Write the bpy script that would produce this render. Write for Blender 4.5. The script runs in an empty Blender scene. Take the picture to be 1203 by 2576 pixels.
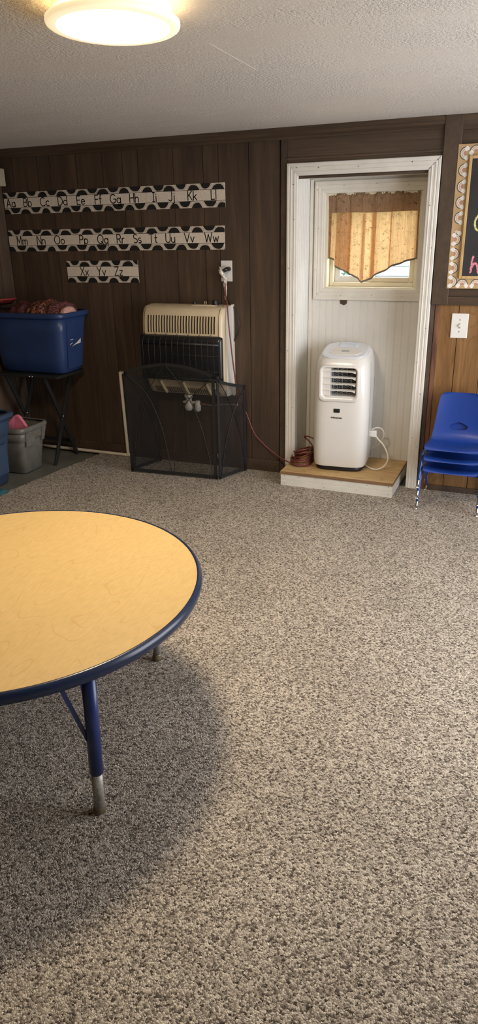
import bpy, bmesh, math, random
from mathutils import Vector, Matrix
PI = math.pi
random.seed(7)
S = bpy.context.scene
C = S.collection

# ------------------------------------------------------------------ materials
def lin(c):
    return tuple(((v/255.0)/12.92 if v/255.0 <= .04045 else ((v/255.0+.055)/1.055)**2.4) for v in c)

def new_mat(name):
    m = bpy.data.materials.new(name); m.use_nodes = True
    nt = m.node_tree
    return m, nt, nt.nodes['Principled BSDF']

def N(nt, kind, **kw):
    n = nt.nodes.new(kind)
    for k, v in kw.items():
        if k in n.inputs: n.inputs[k].default_value = v
        else: setattr(n, k, v)
    return n

def L(nt, a, b): nt.links.new(a, b)

def ramp(nt, stops, interp='LINEAR'):
    r = nt.nodes.new('ShaderNodeValToRGB'); r.color_ramp.interpolation = interp
    e = r.color_ramp.elements
    while len(e) < len(stops): e.new(0.5)
    for el, (p, c) in zip(e, stops):
        el.position = p; el.color = (c[0], c[1], c[2], 1)
    return r

def coords(nt, scale=(1, 1, 1), rot=(0, 0, 0)):
    tc = nt.nodes.new('ShaderNodeTexCoord'); mp = nt.nodes.new('ShaderNodeMapping')
    mp.inputs['Scale'].default_value = scale; mp.inputs['Rotation'].default_value = rot
    L(nt, tc.outputs['Object'], mp.inputs['Vector'])
    return mp.outputs['Vector']

def plain(name, col, rough=.5, metal=0, spec=.5, noise=.06, nscale=30, bump=0, bscale=200, coat=0):
    """a coloured material with a slight procedural mottling"""
    m, nt, b = new_mat(name)
    b.inputs['Roughness'].default_value = rough; b.inputs['Metallic'].default_value = metal
    b.inputs['Specular IOR Level'].default_value = spec
    b.inputs['Coat Weight'].default_value = coat
    v = coords(nt)
    n = N(nt, 'ShaderNodeTexNoise', Scale=nscale, Detail=3.0); L(nt, v, n.inputs['Vector'])
    lo = tuple(max(0, c*(1-noise)) for c in col); hi = tuple(min(1, c*(1+noise)) for c in col)
    r = ramp(nt, [(.3, lo), (.7, hi)]); L(nt, n.outputs['Fac'], r.inputs['Fac'])
    L(nt, r.outputs['Color'], b.inputs['Base Color'])
    if bump:
        n2 = N(nt, 'ShaderNodeTexNoise', Scale=bscale, Detail=2.0); L(nt, v, n2.inputs['Vector'])
        bp = N(nt, 'ShaderNodeBump', Strength=bump, Distance=.002)
        L(nt, n2.outputs['Fac'], bp.inputs['Height']); L(nt, bp.outputs['Normal'], b.inputs['Normal'])
    return m

def wood(name, dark, mid, light, scale=(14, 14, 1.1), rough=.45, lines=0, linecol=None, bump=.15, detail=6, knots=1.5, contour=14, coat=0, fine=.8, lw=.10):
    m, nt, b = new_mat(name)
    b.inputs['Roughness'].default_value = rough; b.inputs['Coat Weight'].default_value = coat
    b.inputs['Coat Roughness'].default_value = .25
    v = coords(nt, scale)
    n = N(nt, 'ShaderNodeTexNoise', Scale=1.6, Detail=float(detail), Roughness=.62, Distortion=.6); L(nt, v, n.inputs['Vector'])
    r = ramp(nt, [(.25, dark), (.5, mid), (.78, light)]); L(nt, n.outputs['Fac'], r.inputs['Fac'])
    v2 = coords(nt, tuple(s*7 if s > 2 else s*2.5 for s in scale))
    f = N(nt, 'ShaderNodeTexNoise', Scale=2.0, Detail=3.0); L(nt, v2, f.inputs['Vector'])
    fr = ramp(nt, [(.3, (.72, .72, .72)), (.65, (1.05, 1.05, 1.05))]); L(nt, f.outputs['Fac'], fr.inputs['Fac'])
    mx = N(nt, 'ShaderNodeMixRGB', blend_type='MULTIPLY', Fac=fine)
    L(nt, r.outputs['Color'], mx.inputs['Color1']); L(nt, fr.outputs['Color'], mx.inputs['Color2'])
    out = mx.outputs['Color']
    if lines:
        v3 = coords(nt, tuple(s*.42 for s in scale))
        n3 = N(nt, 'ShaderNodeTexNoise', Scale=knots, Detail=2.0, Distortion=.35); L(nt, v3, n3.inputs['Vector'])
        mu = N(nt, 'ShaderNodeMath', operation='MULTIPLY'); mu.inputs[1].default_value = contour
        L(nt, n3.outputs['Fac'], mu.inputs[0])
        fc = N(nt, 'ShaderNodeMath', operation='FRACT'); L(nt, mu.outputs[0], fc.inputs[0])
        lr = ramp(nt, [(0, (1, 1, 1)), (lw, (0, 0, 0)), (1-lw, (0, 0, 0)), (1, (.6, .6, .6))]); L(nt, fc.outputs[0], lr.inputs['Fac'])
        sc = N(nt, 'ShaderNodeMath', operation='MULTIPLY'); sc.inputs[1].default_value = lines
        L(nt, lr.outputs['Color'], sc.inputs[0])
        m2 = N(nt, 'ShaderNodeMixRGB'); L(nt, sc.outputs[0], m2.inputs['Fac'])
        L(nt, out, m2.inputs['Color1']); m2.inputs['Color2'].default_value = (*linecol, 1)
        out = m2.outputs['Color']
    L(nt, out, b.inputs['Base Color'])
    if bump:
        bp = N(nt, 'ShaderNodeBump', Strength=bump, Distance=.002)
        L(nt, f.outputs['Fac'], bp.inputs['Height']); L(nt, bp.outputs['Normal'], b.inputs['Normal'])
    return m

def carpet_mat():
    m, nt, b = new_mat('carpet_loop')
    b.inputs['Roughness'].default_value = .95; b.inputs['Specular IOR Level'].default_value = .1
    v = coords(nt)
    dn = N(nt, 'ShaderNodeTexNoise', Scale=260.0, Detail=1.0); L(nt, v, dn.inputs['Vector'])
    dm = N(nt, 'ShaderNodeMixRGB', blend_type='ADD', Fac=.006); L(nt, v, dm.inputs['Color1']); L(nt, dn.outputs['Color'], dm.inputs['Color2'])
    vo = N(nt, 'ShaderNodeTexVoronoi', Scale=225.0); L(nt, dm.outputs['Color'], vo.inputs['Vector'])
    sp = N(nt, 'ShaderNodeSeparateColor'); L(nt, vo.outputs['Color'], sp.inputs['Color'])
    n = N(nt, 'ShaderNodeTexNoise', Scale=150.0, Detail=2.0, Roughness=.6); L(nt, v, n.inputs['Vector'])
    mr = N(nt, 'ShaderNodeMapRange'); mr.inputs[1].default_value = .3; mr.inputs[2].default_value = .7
    L(nt, n.outputs['Fac'], mr.inputs[0])
    av = N(nt, 'ShaderNodeMixRGB', Fac=.10); L(nt, sp.outputs['Red'], av.inputs['Color1']); L(nt, mr.outputs[0], av.inputs['Color2'])
    r = ramp(nt, [(.04, (.055, .044, .035)), (.26, (.20, .17, .138)), (.52, (.40, .35, .287)), (.95, (.68, .615, .52))])
    L(nt, av.outputs['Color'], r.inputs['Fac'])
    big = N(nt, 'ShaderNodeTexNoise', Scale=3.0, Detail=4.0); L(nt, v, big.inputs['Vector'])
    br = ramp(nt, [(.3, (.88, .88, .88)), (.7, (1.06, 1.06, 1.06))]); L(nt, big.outputs['Fac'], br.inputs['Fac'])
    mx = N(nt, 'ShaderNodeMixRGB', blend_type='MULTIPLY', Fac=1.0)
    L(nt, r.outputs['Color'], mx.inputs['Color1']); L(nt, br.outputs['Color'], mx.inputs['Color2'])
    L(nt, mx.outputs['Color'], b.inputs['Base Color'])
    inv = N(nt, 'ShaderNodeMath', operation='SUBTRACT'); inv.inputs[0].default_value = 1
    L(nt, vo.outputs['Distance'], inv.inputs[1])
    bp = N(nt, 'ShaderNodeBump', Strength=.9, Distance=.004)
    L(nt, inv.outputs[0], bp.inputs['Height']); L(nt, bp.outputs['Normal'], b.inputs['Normal'])
    return m

def ceiling_mat():
    m, nt, b = new_mat('ceiling_stipple')
    b.inputs['Roughness'].default_value = .5
    v = coords(nt)
    n = N(nt, 'ShaderNodeTexNoise', Scale=95.0, Detail=4.0, Roughness=.65); L(nt, v, n.inputs['Vector'])
    patch = N(nt, 'ShaderNodeTexNoise', Scale=2.2, Detail=3.0); L(nt, coords(nt, (1, 2.2, 1)), patch.inputs['Vector'])
    pr = ramp(nt, [(.35, (.25, .25, .25)), (.65, (1, 1, 1))]); L(nt, patch.outputs['Fac'], pr.inputs['Fac'])
    mu = N(nt, 'ShaderNodeMath', operation='MULTIPLY'); L(nt, n.outputs['Fac'], mu.inputs[0]); L(nt, pr.outputs['Color'], mu.inputs[1])
    bp = N(nt, 'ShaderNodeBump', Strength=1.0, Distance=.009)
    L(nt, mu.outputs[0], bp.inputs['Height']); L(nt, bp.outputs['Normal'], b.inputs['Normal'])
    cr = ramp(nt, [(.3, (.64, .595, .54)), (.7, (.70, .66, .605))]); L(nt, patch.outputs['Fac'], cr.inputs['Fac'])
    L(nt, cr.outputs['Color'], b.inputs['Base Color'])
    return m

def mesh_net_mat():
    m = bpy.data.materials.new('black_wire_mesh'); m.use_nodes = True
    nt = m.node_tree; nt.nodes.clear()
    o = nt.nodes.new('ShaderNodeOutputMaterial'); mix = nt.nodes.new('ShaderNodeMixShader')
    t = nt.nodes.new('ShaderNodeBsdfTransparent'); d = N(nt, 'ShaderNodeBsdfPrincipled')
    d.inputs['Base Color'].default_value = (.012, .012, .012, 1); d.inputs['Roughness'].default_value = .55
    v = coords(nt)
    n = N(nt, 'ShaderNodeTexNoise', Scale=6.0, Detail=2.0); L(nt, v, n.inputs['Vector'])
    r = ramp(nt, [(.3, (.36,)*3), (.7, (.44,)*3)]); L(nt, n.outputs['Fac'], r.inputs['Fac'])
    L(nt, r.outputs['Color'], mix.inputs['Fac'])
    L(nt, t.outputs[0], mix.inputs[1]); L(nt, d.outputs[0], mix.inputs[2]); L(nt, mix.outputs[0], o.inputs['Surface'])
    return m

def glass_mat(name, tint=(1, 1, 1), fac=.06):
    m = bpy.data.materials.new(name); m.use_nodes = True
    nt = m.node_tree; nt.nodes.clear()
    o = nt.nodes.new('ShaderNodeOutputMaterial'); mix = nt.nodes.new('ShaderNodeMixShader')
    t = nt.nodes.new('ShaderNodeBsdfTransparent'); t.inputs[0].default_value = (*tint, 1)
    g = nt.nodes.new('ShaderNodeBsdfGlossy'); g.inputs['Roughness'].default_value = .03
    mix.inputs['Fac'].default_value = fac
    L(nt, t.outputs[0], mix.inputs[1]); L(nt, g.outputs[0], mix.inputs[2]); L(nt, mix.outputs[0], o.inputs['Surface'])
    return m

def curtain_mat(name, base, line, trans=.5):
    m = bpy.data.materials.new(name); m.use_nodes = True
    nt = m.node_tree; nt.nodes.clear()
    o = nt.nodes.new('ShaderNodeOutputMaterial'); mix = nt.nodes.new('ShaderNodeMixShader')
    d = nt.nodes.new('ShaderNodeBsdfDiffuse'); t = nt.nodes.new('ShaderNodeBsdfTranslucent')
    uv = nt.nodes.new('ShaderNodeTexCoord')
    mp = nt.nodes.new('ShaderNodeMapping'); L(nt, uv.outputs['UV'], mp.inputs['Vector'])
    v = mp.outputs['Vector']
    # flower outlines: wobbly rings round scattered centres plus leaf squiggles
    wob = N(nt, 'ShaderNodeTexNoise', Scale=55.0, Detail=2.0); L(nt, v, wob.inputs['Vector'])
    add = N(nt, 'ShaderNodeMixRGB', blend_type='ADD', Fac=.035); L(nt, v, add.inputs['Color1']); L(nt, wob.outputs['Color'], add.inputs['Color2'])
    vo = N(nt, 'ShaderNodeTexVoronoi', Scale=30.0); L(nt, add.outputs['Color'], vo.inputs['Vector'])
    rr = ramp(nt, [(.0, (1, 1, 1)), (.03, (0, 0, 0)), (.19, (0, 0, 0)), (.205, (.9, .9, .9)), (.225, (.9, .9, .9)), (.24, (0, 0, 0)), (.37, (0, 0, 0)), (.39, (.8, .8, .8)), (.41, (0, 0, 0))])
    L(nt, vo.outputs['Distance'], rr.inputs['Fac'])
    sq = N(nt, 'ShaderNodeTexNoise', Scale=46.0, Detail=1.0); L(nt, v, sq.inputs['Vector'])
    sr = ramp(nt, [(.482, (0, 0, 0)), (.492, (.7, .7, .7)), (.500, (.7, .7, .7)), (.51, (0, 0, 0))]); L(nt, sq.outputs['Fac'], sr.inputs['Fac'])
    brk = N(nt, 'ShaderNodeTexNoise', Scale=38.0, Detail=3.0); L(nt, v, brk.inputs['Vector'])
    bk = ramp(nt, [(.45, (0, 0, 0)), (.56, (1, 1, 1))]); L(nt, brk.outputs['Fac'], bk.inputs['Fac'])
    mxx = N(nt, 'ShaderNodeMixRGB', blend_type='LIGHTEN', Fac=1.0); L(nt, rr.outputs['Color'], mxx.inputs['Color1']); L(nt, sr.outputs['Color'], mxx.inputs['Color2'])
    mk = N(nt, 'ShaderNodeMixRGB', blend_type='MULTIPLY', Fac=1.0); L(nt, mxx.outputs['Color'], mk.inputs['Color1']); L(nt, bk.outputs['Color'], mk.inputs['Color2'])
    # fine vertical slub threads
    th = N(nt, 'ShaderNodeTexNoise', Scale=1.0, Detail=2.0)
    mp2 = nt.nodes.new('ShaderNodeMapping'); mp2.inputs['Scale'].default_value = (260, 12, 1); L(nt, uv.outputs['UV'], mp2.inputs['Vector'])
    L(nt, mp2.outputs['Vector'], th.inputs['Vector'])
    tr = ramp(nt, [(.3, tuple(c*.82 for c in base)), (.7, tuple(min(1, c*1.12) for c in base))]); L(nt, th.outputs['Fac'], tr.inputs['Fac'])
    mc = N(nt, 'ShaderNodeMixRGB'); L(nt, mk.outputs['Color'], mc.inputs['Fac']); L(nt, tr.outputs['Color'], mc.inputs['Color1'])
    mc.inputs['Color2'].default_value = (*line, 1)
    L(nt, mc.outputs['Color'], d.inputs['Color']); tt = N(nt, 'ShaderNodeMixRGB', blend_type='MULTIPLY', Fac=1.0); L(nt, mc.outputs['Color'], tt.inputs['Color1']); tt.inputs['Color2'].default_value = (1, .90, .74, 1)
    L(nt, tt.outputs['Color'], t.inputs['Color'])
    mix.inputs['Fac'].default_value = trans
    L(nt, d.outputs[0], mix.inputs[1]); L(nt, t.outputs[0], mix.inputs[2]); L(nt, mix.outputs[0], o.inputs['Surface'])
    return m

def garment_mat(name, a, b_, scale=60, distort=6, rot=0.5, gloss=.7, sharp=.08):
    m, nt, b = new_mat(name)
    b.inputs['Roughness'].default_value = gloss
    w = N(nt, 'ShaderNodeTexWave', Scale=scale, Distortion=distort, Detail=2.0)
    w.inputs['Detail Scale'].default_value = 1.5
    L(nt, coords(nt, (1, 1, 1), (0, 0, rot)), w.inputs['Vector'])
    r = ramp(nt, [(.5-sharp, a), (.5+sharp, b_)]); L(nt, w.outputs['Fac'], r.inputs['Fac'])
    L(nt, r.outputs['Color'], b.inputs['Base Color'])
    return m

def emit_mat(name, col, strength):
    m, nt, b = new_mat(name)
    b.inputs['Base Color'].default_value = (.9, .88, .82, 1); b.inputs['Roughness'].default_value = .4
    b.inputs['Emission Color'].default_value = (*col, 1); b.inputs['Emission Strength'].default_value = strength
    return m

LAMP = 80.0; RIM = .46; GLOW = 8.0; SKY = 6.4; EXPO = 0.68

PANEL = wood('dark_wood_panelling', (.040, .0235, .0135), (.066, .040, .0235), (.112, .070, .041), (10, 10, .8), rough=.6)
PANEL_GAP = plain('panel_groove_black', (.012, .008, .006), .8)
TRIMW = wood('dark_stained_trim', (.046, .029, .019), (.070, .045, .029), (.105, .070, .046), (5, 5, 3), rough=.5)
HEADW = wood('dark_stained_header', (.046, .029, .018), (.070, .045, .028), (.115, .076, .048), (.8, 10, 12), rough=.40)
REDW = wood('reddish_rough_lath', (.05, .02, .012), (.17, .072, .035), (.24, .11, .055), (16, 16, 2), rough=.6)
OAK = wood('oak_panelling', (.155, .075, .027), (.225, .115, .043), (.30, .165, .066), (9, 9, 1.1), rough=.4, lines=.6, linecol=(.13, .058, .02), contour=16)
MAPLE = wood('maple_laminate', (.605, .425, .18), (.62, .44, .19), (.635, .455, .20), (7, 2.4, 3), rough=.34, lines=.42, linecol=(.42, .24, .075), bump=.01, contour=24, knots=1.25, fine=.3, lw=.055)
PLY = wood('plywood_face', (.40, .25, .10), (.55, .37, .165), (.63, .44, .215), (2.0, 11, 8), rough=.6, lines=.5, linecol=(.25, .125, .05), contour=12)
PLYEDGE = wood('plywood_edge', (.06, .03, .015), (.24, .13, .06), (.4, .25, .12), (1, 3, 120), rough=.7)
WHITE_TRIM = plain('white_painted_wood', (.70, .675, .61), .42, noise=.05, nscale=14, bump=.06)
WHITE_BEAD = plain('white_beadboard_paint', (.70, .69, .65), .33, noise=.03, nscale=8)
CONCRETE = plain('grey_painted_concrete', (.135, .135, .115), .45, noise=.14, nscale=5)
CARPET = carpet_mat()
CEIL = ceiling_mat()
PAPER = plain('cream_card', (.66, .58, .48), .6, noise=.07, nscale=60)
INK = plain('black_ink', (.012, .011, .010), .5)
BLACK_METAL = plain('black_powder_coat', (.014, .014, .014), .45)
NET = mesh_net_mat()
BLACK_PLASTIC = plain('black_plastic', (.012, .012, .012), .35)
HEAT_CREAM = plain('cream_enamel', (.60, .50, .34), .32, noise=.07, nscale=9)
HEAT_SIDE = plain('pale_daylit_enamel', (.66, .63, .56), .3, noise=.03, nscale=12)  # daylight on the heater's side put into the colour; regulator shares this tone
HEAT_BLACK = plain('black_enamel', (.010, .010, .011), .28)
STEEL = plain('chrome_steel', (.62, .60, .57), .22, metal=1, noise=.12, nscale=60)
WORN_STEEL = plain('worn_steel_tube', (.34, .32, .29), .5, metal=.45, noise=.3, nscale=130)
BLUE_EDGE = plain('navy_vinyl_edge', (.009, .020, .055), .26, noise=.05)
BLUE_LEG = plain('blue_enamel_leg', (.010, .026, .125), .3, noise=.05)
BLUE_CHAIR = plain('royal_blue_plastic', (.010, .043, .245), .34, noise=.06, nscale=4, bump=.12, bscale=900)
BLUE_TUBE = plain('blue_enamel_tube', (.014, .05, .22), .22, noise=.05)
BLUE_TUB = plain('blue_tub_plastic', (.019, .040, .118), .38, noise=.12, nscale=7)
BLUE_TUB2 = plain('slate_blue_tub_plastic', (.034, .058, .105), .45, noise=.1, nscale=9)
GREY_TUB = plain('grey_tub_plastic', (.14, .135, .115), .42, noise=.18, nscale=26)
PINK = plain('pink_foam', (.72, .19, .29), .7, noise=.2, nscale=14)
AC_WHITE = plain('white_gloss_plastic', (.71, .695, .66), .2, noise=.015, nscale=6, coat=.3)
AC_TOP = plain('sky_tinted_white_gloss', (.70, .75, .83), .14, noise=.01, coat=.5)  # blue tint stands in for the sky reflected in the top
AC_GREY = plain('display_grey', (.30, .31, .32), .3)
WHITE_PLASTIC = plain('white_plastic', (.75, .74, .70), .35, noise=.02)
WHITE_CORD = plain('white_cord_rubber', (.72, .68, .60), .5, noise=.02)
PIPE_WHITE = plain('cream_painted_pipe', (.68, .60, .48), .4, noise=.04)
RED_CORD = plain('brick_red_rubber', (.170, .042, .030), .42, noise=.12, nscale=40)
CLEAR_WRAP = plain('frosted_plastic_wrap', (.62, .58, .52), .22, noise=.45, nscale=90)
BRASS = plain('dull_brass', (.20, .16, .10), .45, metal=.6, noise=.3, nscale=60)
CHALKBOARD = plain('charcoal_board', (.020, .021, .023), .6, noise=.25, nscale=9)
BOARD_FRAME = wood('pale_pine_frame', (.50, .32, .13), (.58, .385, .17), (.64, .44, .22), (6, 6, 2), rough=.45, bump=.04)
KRAFT = plain('kraft_card', (.48, .325, .16), .6, noise=.1, nscale=18)
RB_DARK = plain('olive_grey_print', (.085, .082, .065), .6)
RB_CREAM = plain('cream_print', (.70, .61, .50), .6)
RB_TAN = plain('tan_print', (.44, .30, .19), .6)
RB_PINK = plain('dusty_pink_print', (.46, .235, .185), .6)
CLOUD = plain('white_print', (.76, .74, .68), .6)
CH_PINK = plain('pink_chalk', (.66, .23, .28), .9, noise=.3, nscale=200)
CH_YEL = plain('yellow_chalk', (.62, .60, .25), .9, noise=.3, nscale=200)
CH_BLUE = plain('pale_blue_chalk', (.5, .6, .68), .9, noise=.3, nscale=200)
CURT = curtain_mat('floral_curtain', (.70, .485, .28), (.09, .04, .02), .55)
CURT_HEAD = curtain_mat('floral_curtain_header', (.40, .27, .175), (.085, .038, .02), .3)
HEM = plain('green_grey_hem', (.17, .15, .10), .8)
VINYL = plain('cream_window_vinyl', (.72, .67, .52), .35, noise=.02)
VINYL_BLUE = plain('reflection_tinted_vinyl', (.72, .76, .80), .35, noise=.02)  # bluish reflection on the left sash is put into its base colour
GLASS = glass_mat('window_glass')
SEQUIN = plain('red_sequin_cloth', (.30, .035, .03), .35, noise=.6, nscale=240, bump=.5, bscale=300)
GARMENT = garment_mat('black_pink_zigzag_cloth', (.010, .007, .007), (.20, .055, .050), 34, 7, .8)
GARMENT2 = garment_mat('black_orange_print_cloth', (.012, .007, .006), (.26, .085, .045), 17, 16, 1.9, sharp=.05)
GARMENT3 = garment_mat('dark_red_dotted_cloth', (.012, .006, .007), (.13, .028, .03), 44, 12, .2)
LACE = plain('pink_lace', (.50, .28, .22), .8, noise=.6, nscale=300)
TEAL = plain('teal_cloth', (.015, .085, .10), .8, noise=.3, nscale=60)
SIDING = plain('white_house_siding', (.24, .265, .295), .6, noise=.03)
SHUTTER = plain('blue_grey_shutter', (.12, .15, .20), .6)
LEAF = plain('garden_leaf', (.05, .115, .065), .6, noise=.5, nscale=40)
LAWN = plain('lawn_grass', (.16, .24, .10), .9, noise=.4, nscale=12)
NAIL = plain('dark_nail_head', (.04, .035, .03), .6)
OFFWALL = plain('cream_wall_paint', (.62, .57, .49), .6, noise=.03)
BOX_BEIGE = plain('beige_enamel_box', (.34, .29, .20), .5, noise=.06)
LAMP_FACE = emit_mat('lamp_diffuser_glow', (1.0, .80, .56), LAMP)
LAMP_RIM = emit_mat('lamp_rim_glow', (1.0, .80, .45), RIM)
LAMP_BACK = emit_mat('lamp_back_glow', (1.0, .66, .30), GLOW)
LAMP_BASE = plain('white_lamp_metal', (.75, .72, .66), .4)

# ------------------------------------------------------------------ mesh building
class MB:
    def __init__(s): s.bm = bmesh.new(); s.mi = 0
    def mark(s): s._n = len(s.bm.faces)
    def setmat(s, faces, mi):
        for f in faces: f.material_index = mi
    def box(s, x0, x1, y0, y1, z0, z1, bevel=0, seg=2, mi=0, M=None):
        r = bmesh.ops.create_cube(s.bm, size=1)
        vs = r['verts']
        for v in vs:
            v.co = Vector(((x0+x1)/2+v.co.x*(x1-x0), (y0+y1)/2+v.co.y*(y1-y0), (z0+z1)/2+v.co.z*(z1-z0)))
        fs = list({f for v in vs for f in v.link_faces})
        for f in fs: f.material_index = mi
        if bevel:
            es = list({e for v in vs for e in v.link_edges})
            rb = bmesh.ops.bevel(s.bm, geom=es, offset=bevel, segments=seg, affect='EDGES', profile=.6)
            vs = list({v for f in rb['faces'] for v in f.verts} | {v for v in vs if v.is_valid})
            for f in rb['faces']: f.material_index = mi
        if M is not None:
            bmesh.ops.transform(s.bm, matrix=M, verts=[v for v in vs if v.is_valid])
        return s
    def obox(s, c, ex, ey, ez, dx, dy, dz, bevel=0, mi=0):
        """box centred at c along axis vectors"""
        M = Matrix((( *[0]*4,),)*4) if False else Matrix.Identity(4)
        X = Vector(ex).normalized(); Y = Vector(ey).normalized(); Z = Vector(ez).normalized()
        for i in range(3):
            M[i][0], M[i][1], M[i][2], M[i][3] = X[i], Y[i], Z[i], c[i]
        return s.box(-dx/2, dx/2, -dy/2, dy/2, -dz/2, dz/2, bevel, 2, mi, M)
    def bar(s, a, b, w, t, up=(0, 0, 1), bevel=0, mi=0):
        """flat bar from a to b, w wide along up x dir, t thick"""
        a = Vector(a); b = Vector(b); d = (b-a); l = d.length; d.normalize()
        u = Vector(up); sx = d.cross(u).normalized(); un = sx.cross(d).normalized()
        return s.obox((a+b)/2, d, sx, un, l, w, t, bevel, mi)
    def tube(s, pts, r, seg=8, sub=0, closed=False, mi=0, caps=True, twist=0):
        P = [Vector(p) for p in pts]
        if sub: P = catmull(P, sub, closed)
        n = len(P); rad = r if callable(r) else (lambda t: r)
        rings = []; prev = None
        for i in range(n):
            a = P[(i-1) % n] if (closed or i > 0) else P[i]
            b = P[(i+1) % n] if (closed or i < n-1) else P[i]
            t = (b-a)
            t = t.normalized() if t.length > 1e-9 else Vector((0, 0, 1))
            if prev is None:
                u = Vector((0, 0, 1)) if abs(t.z) < .9 else Vector((1, 0, 0))
                nx = (u - t*u.dot(t)).normalized()
            else:
                nx = prev - t*prev.dot(t)
                nx = nx.normalized() if nx.length > 1e-6 else prev
            prev = nx; ny = t.cross(nx)
            rr = rad(i/max(1, n-1))
            rings.append([s.bm.verts.new(P[i]+nx*(rr*math.cos(2*PI*k/seg+twist*i))+ny*(rr*math.sin(2*PI*k/seg+twist*i))) for k in range(seg)])
        for i in range(n if closed else n-1):
            A = rings[i]; B = rings[(i+1) % n]
            for k in range(seg):
                f = s.bm.faces.new((A[k], A[(k+1) % seg], B[(k+1) % seg], B[k])); f.material_index = mi; f.smooth = True
        if not closed and caps:
            for R in (rings[0][::-1], rings[-1]):
                f = s.bm.faces.new(R); f.material_index = mi
        return s
    def lathe(s, prof, c=(0, 0, 0), seg=32, mi=0, M=None, capb=True, capt=True):
        rings = []
        for r, z in prof:
            ring = []
            for k in range(seg):
                v = Vector((r*math.cos(2*PI*k/seg), r*math.sin(2*PI*k/seg), z))
                if M is not None: v = M @ v
                ring.append(s.bm.verts.new(v+Vector(c)))
            rings.append(ring)
        for A, B in zip(rings, rings[1:]):
            for k in range(seg):
                f = s.bm.faces.new((A[k], A[(k+1) % seg], B[(k+1) % seg], B[k])); f.material_index = mi; f.smooth = True
        if capb: s.bm.faces.new(rings[0][::-1]).material_index = mi
        if capt: s.bm.faces.new(rings[-1]).material_index = mi
        return s
    def loft(s, rings, mi=0, capb=True, capt=True, smooth=True, closed=True):
        R = [[s.bm.verts.new(p) for p in r] for r in rings]
        for A, B in zip(R, R[1:]):
            n = len(A)
            for k in range(n if closed else n-1):
                f = s.bm.faces.new((A[k], A[(k+1) % n], B[(k+1) % n], B[k])); f.material_index = mi; f.smooth = smooth
        if capb: s.bm.faces.new(R[0][::-1]).material_index = mi
        if capt: s.bm.faces.new(R[-1]).material_index = mi
        return s
    def grid(s, fn, nu, nv, mi=0, uv=None):
        V = [[s.bm.verts.new(fn(i/nu, j/nv)) for i in range(nu+1)] for j in range(nv+1)]
        lay = s.bm.loops.layers.uv.verify() if uv else None
        for j in range(nv):
            for i in range(nu):
                f = s.bm.faces.new((V[j][i], V[j][i+1], V[j+1][i+1], V[j+1][i])); f.material_index = mi; f.smooth = True
                if uv:
                    for lp, (a, b) in zip(f.loops, ((i, j), (i+1, j), (i+1, j+1), (i, j+1))):
                        lp[lay].uv = uv(a/nu, b/nv)
        return s
    def poly(s, pts, mi=0):
        f = s.bm.faces.new([s.bm.verts.new(p) for p in pts]); f.material_index = mi
        return s
    def prism(s, pts, vec, mi=0):
        """closed polygon pts (3-D) extruded along vec"""
        vec = Vector(vec)
        A = [s.bm.verts.new(Vector(p)) for p in pts]; B = [s.bm.verts.new(Vector(p)+vec) for p in pts]
        n = len(A)
        fs = [s.bm.faces.new(A[::-1]), s.bm.faces.new(B)]
        for k in range(n): fs.append(s.bm.faces.new((A[k], A[(k+1) % n], B[(k+1) % n], B[k])))
        for f in fs: f.material_index = mi
        return s
    def ribbon(s, pts, w, z=0, to=None, mi=0, caps=8):
        """flat stroke in a plane: pts 2-D, to maps (x, y) to 3-D"""
        to = to or (lambda x, y: Vector((x, y, z)))
        for (x0, y0), (x1, y1) in zip(pts, pts[1:]):
            dx, dy = x1-x0, y1-y0; l = math.hypot(dx, dy)
            if l < 1e-9: continue
            nx, ny = -dy/l*w/2, dx/l*w/2
            s.poly([to(x0-nx, y0-ny), to(x1-nx, y1-ny), to(x1+nx, y1+ny), to(x0+nx, y0+ny)], mi)
        if caps:
            for (x, y) in pts:
                s.poly([to(x+w/2*math.cos(2*PI*k/caps), y+w/2*math.sin(2*PI*k/caps)) for k in range(caps)], mi)
        return s
    def build(s, name, mats, parent=None, smooth=None, world=None, solid=0, subsurf=0, kind=None, weld=False):
        if weld: bmesh.ops.remove_doubles(s.bm, verts=s.bm.verts, dist=1e-5)
        bmesh.ops.recalc_face_normals(s.bm, faces=s.bm.faces)
        if world is not None:
            bmesh.ops.transform(s.bm, matrix=world.inverted(), verts=s.bm.verts)
        me = bpy.data.meshes.new(name); s.bm.to_mesh(me); s.bm.free()
        for m in (mats if isinstance(mats, (list, tuple)) else [mats]): me.materials.append(m)
        if smooth is not None:
            for p in me.polygons: p.use_smooth = smooth
        o = bpy.data.objects.new(name, me); C.objects.link(o)
        if parent is not None: o.parent = parent
        if solid:
            md = o.modifiers.new('solid', 'SOLIDIFY'); md.thickness = solid; md.offset = 0
        if subsurf:
            md = o.modifiers.new('sub', 'SUBSURF'); md.levels = subsurf; md.render_levels = subsurf
        if kind: o['kind'] = kind
        return o

def catmull(P, sub, closed=False):
    out = []; n = len(P)
    for i in range(n if closed else n-1):
        p0 = P[(i-1) % n] if (closed or i > 0) else P[0]*2-P[1]
        p1 = P[i]; p2 = P[(i+1) % n]
        p3 = P[(i+2) % n] if (closed or i < n-2) else P[-1]*2-P[-2]
        for k in range(sub):
            t = k/sub
            out.append(.5*((2*p1)+(p2-p0)*t+(2*p0-5*p1+4*p2-p3)*t*t+(3*p1-p0-3*p2+p3)*t**3))
    if not closed: out.append(P[-1])
    return out

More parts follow.
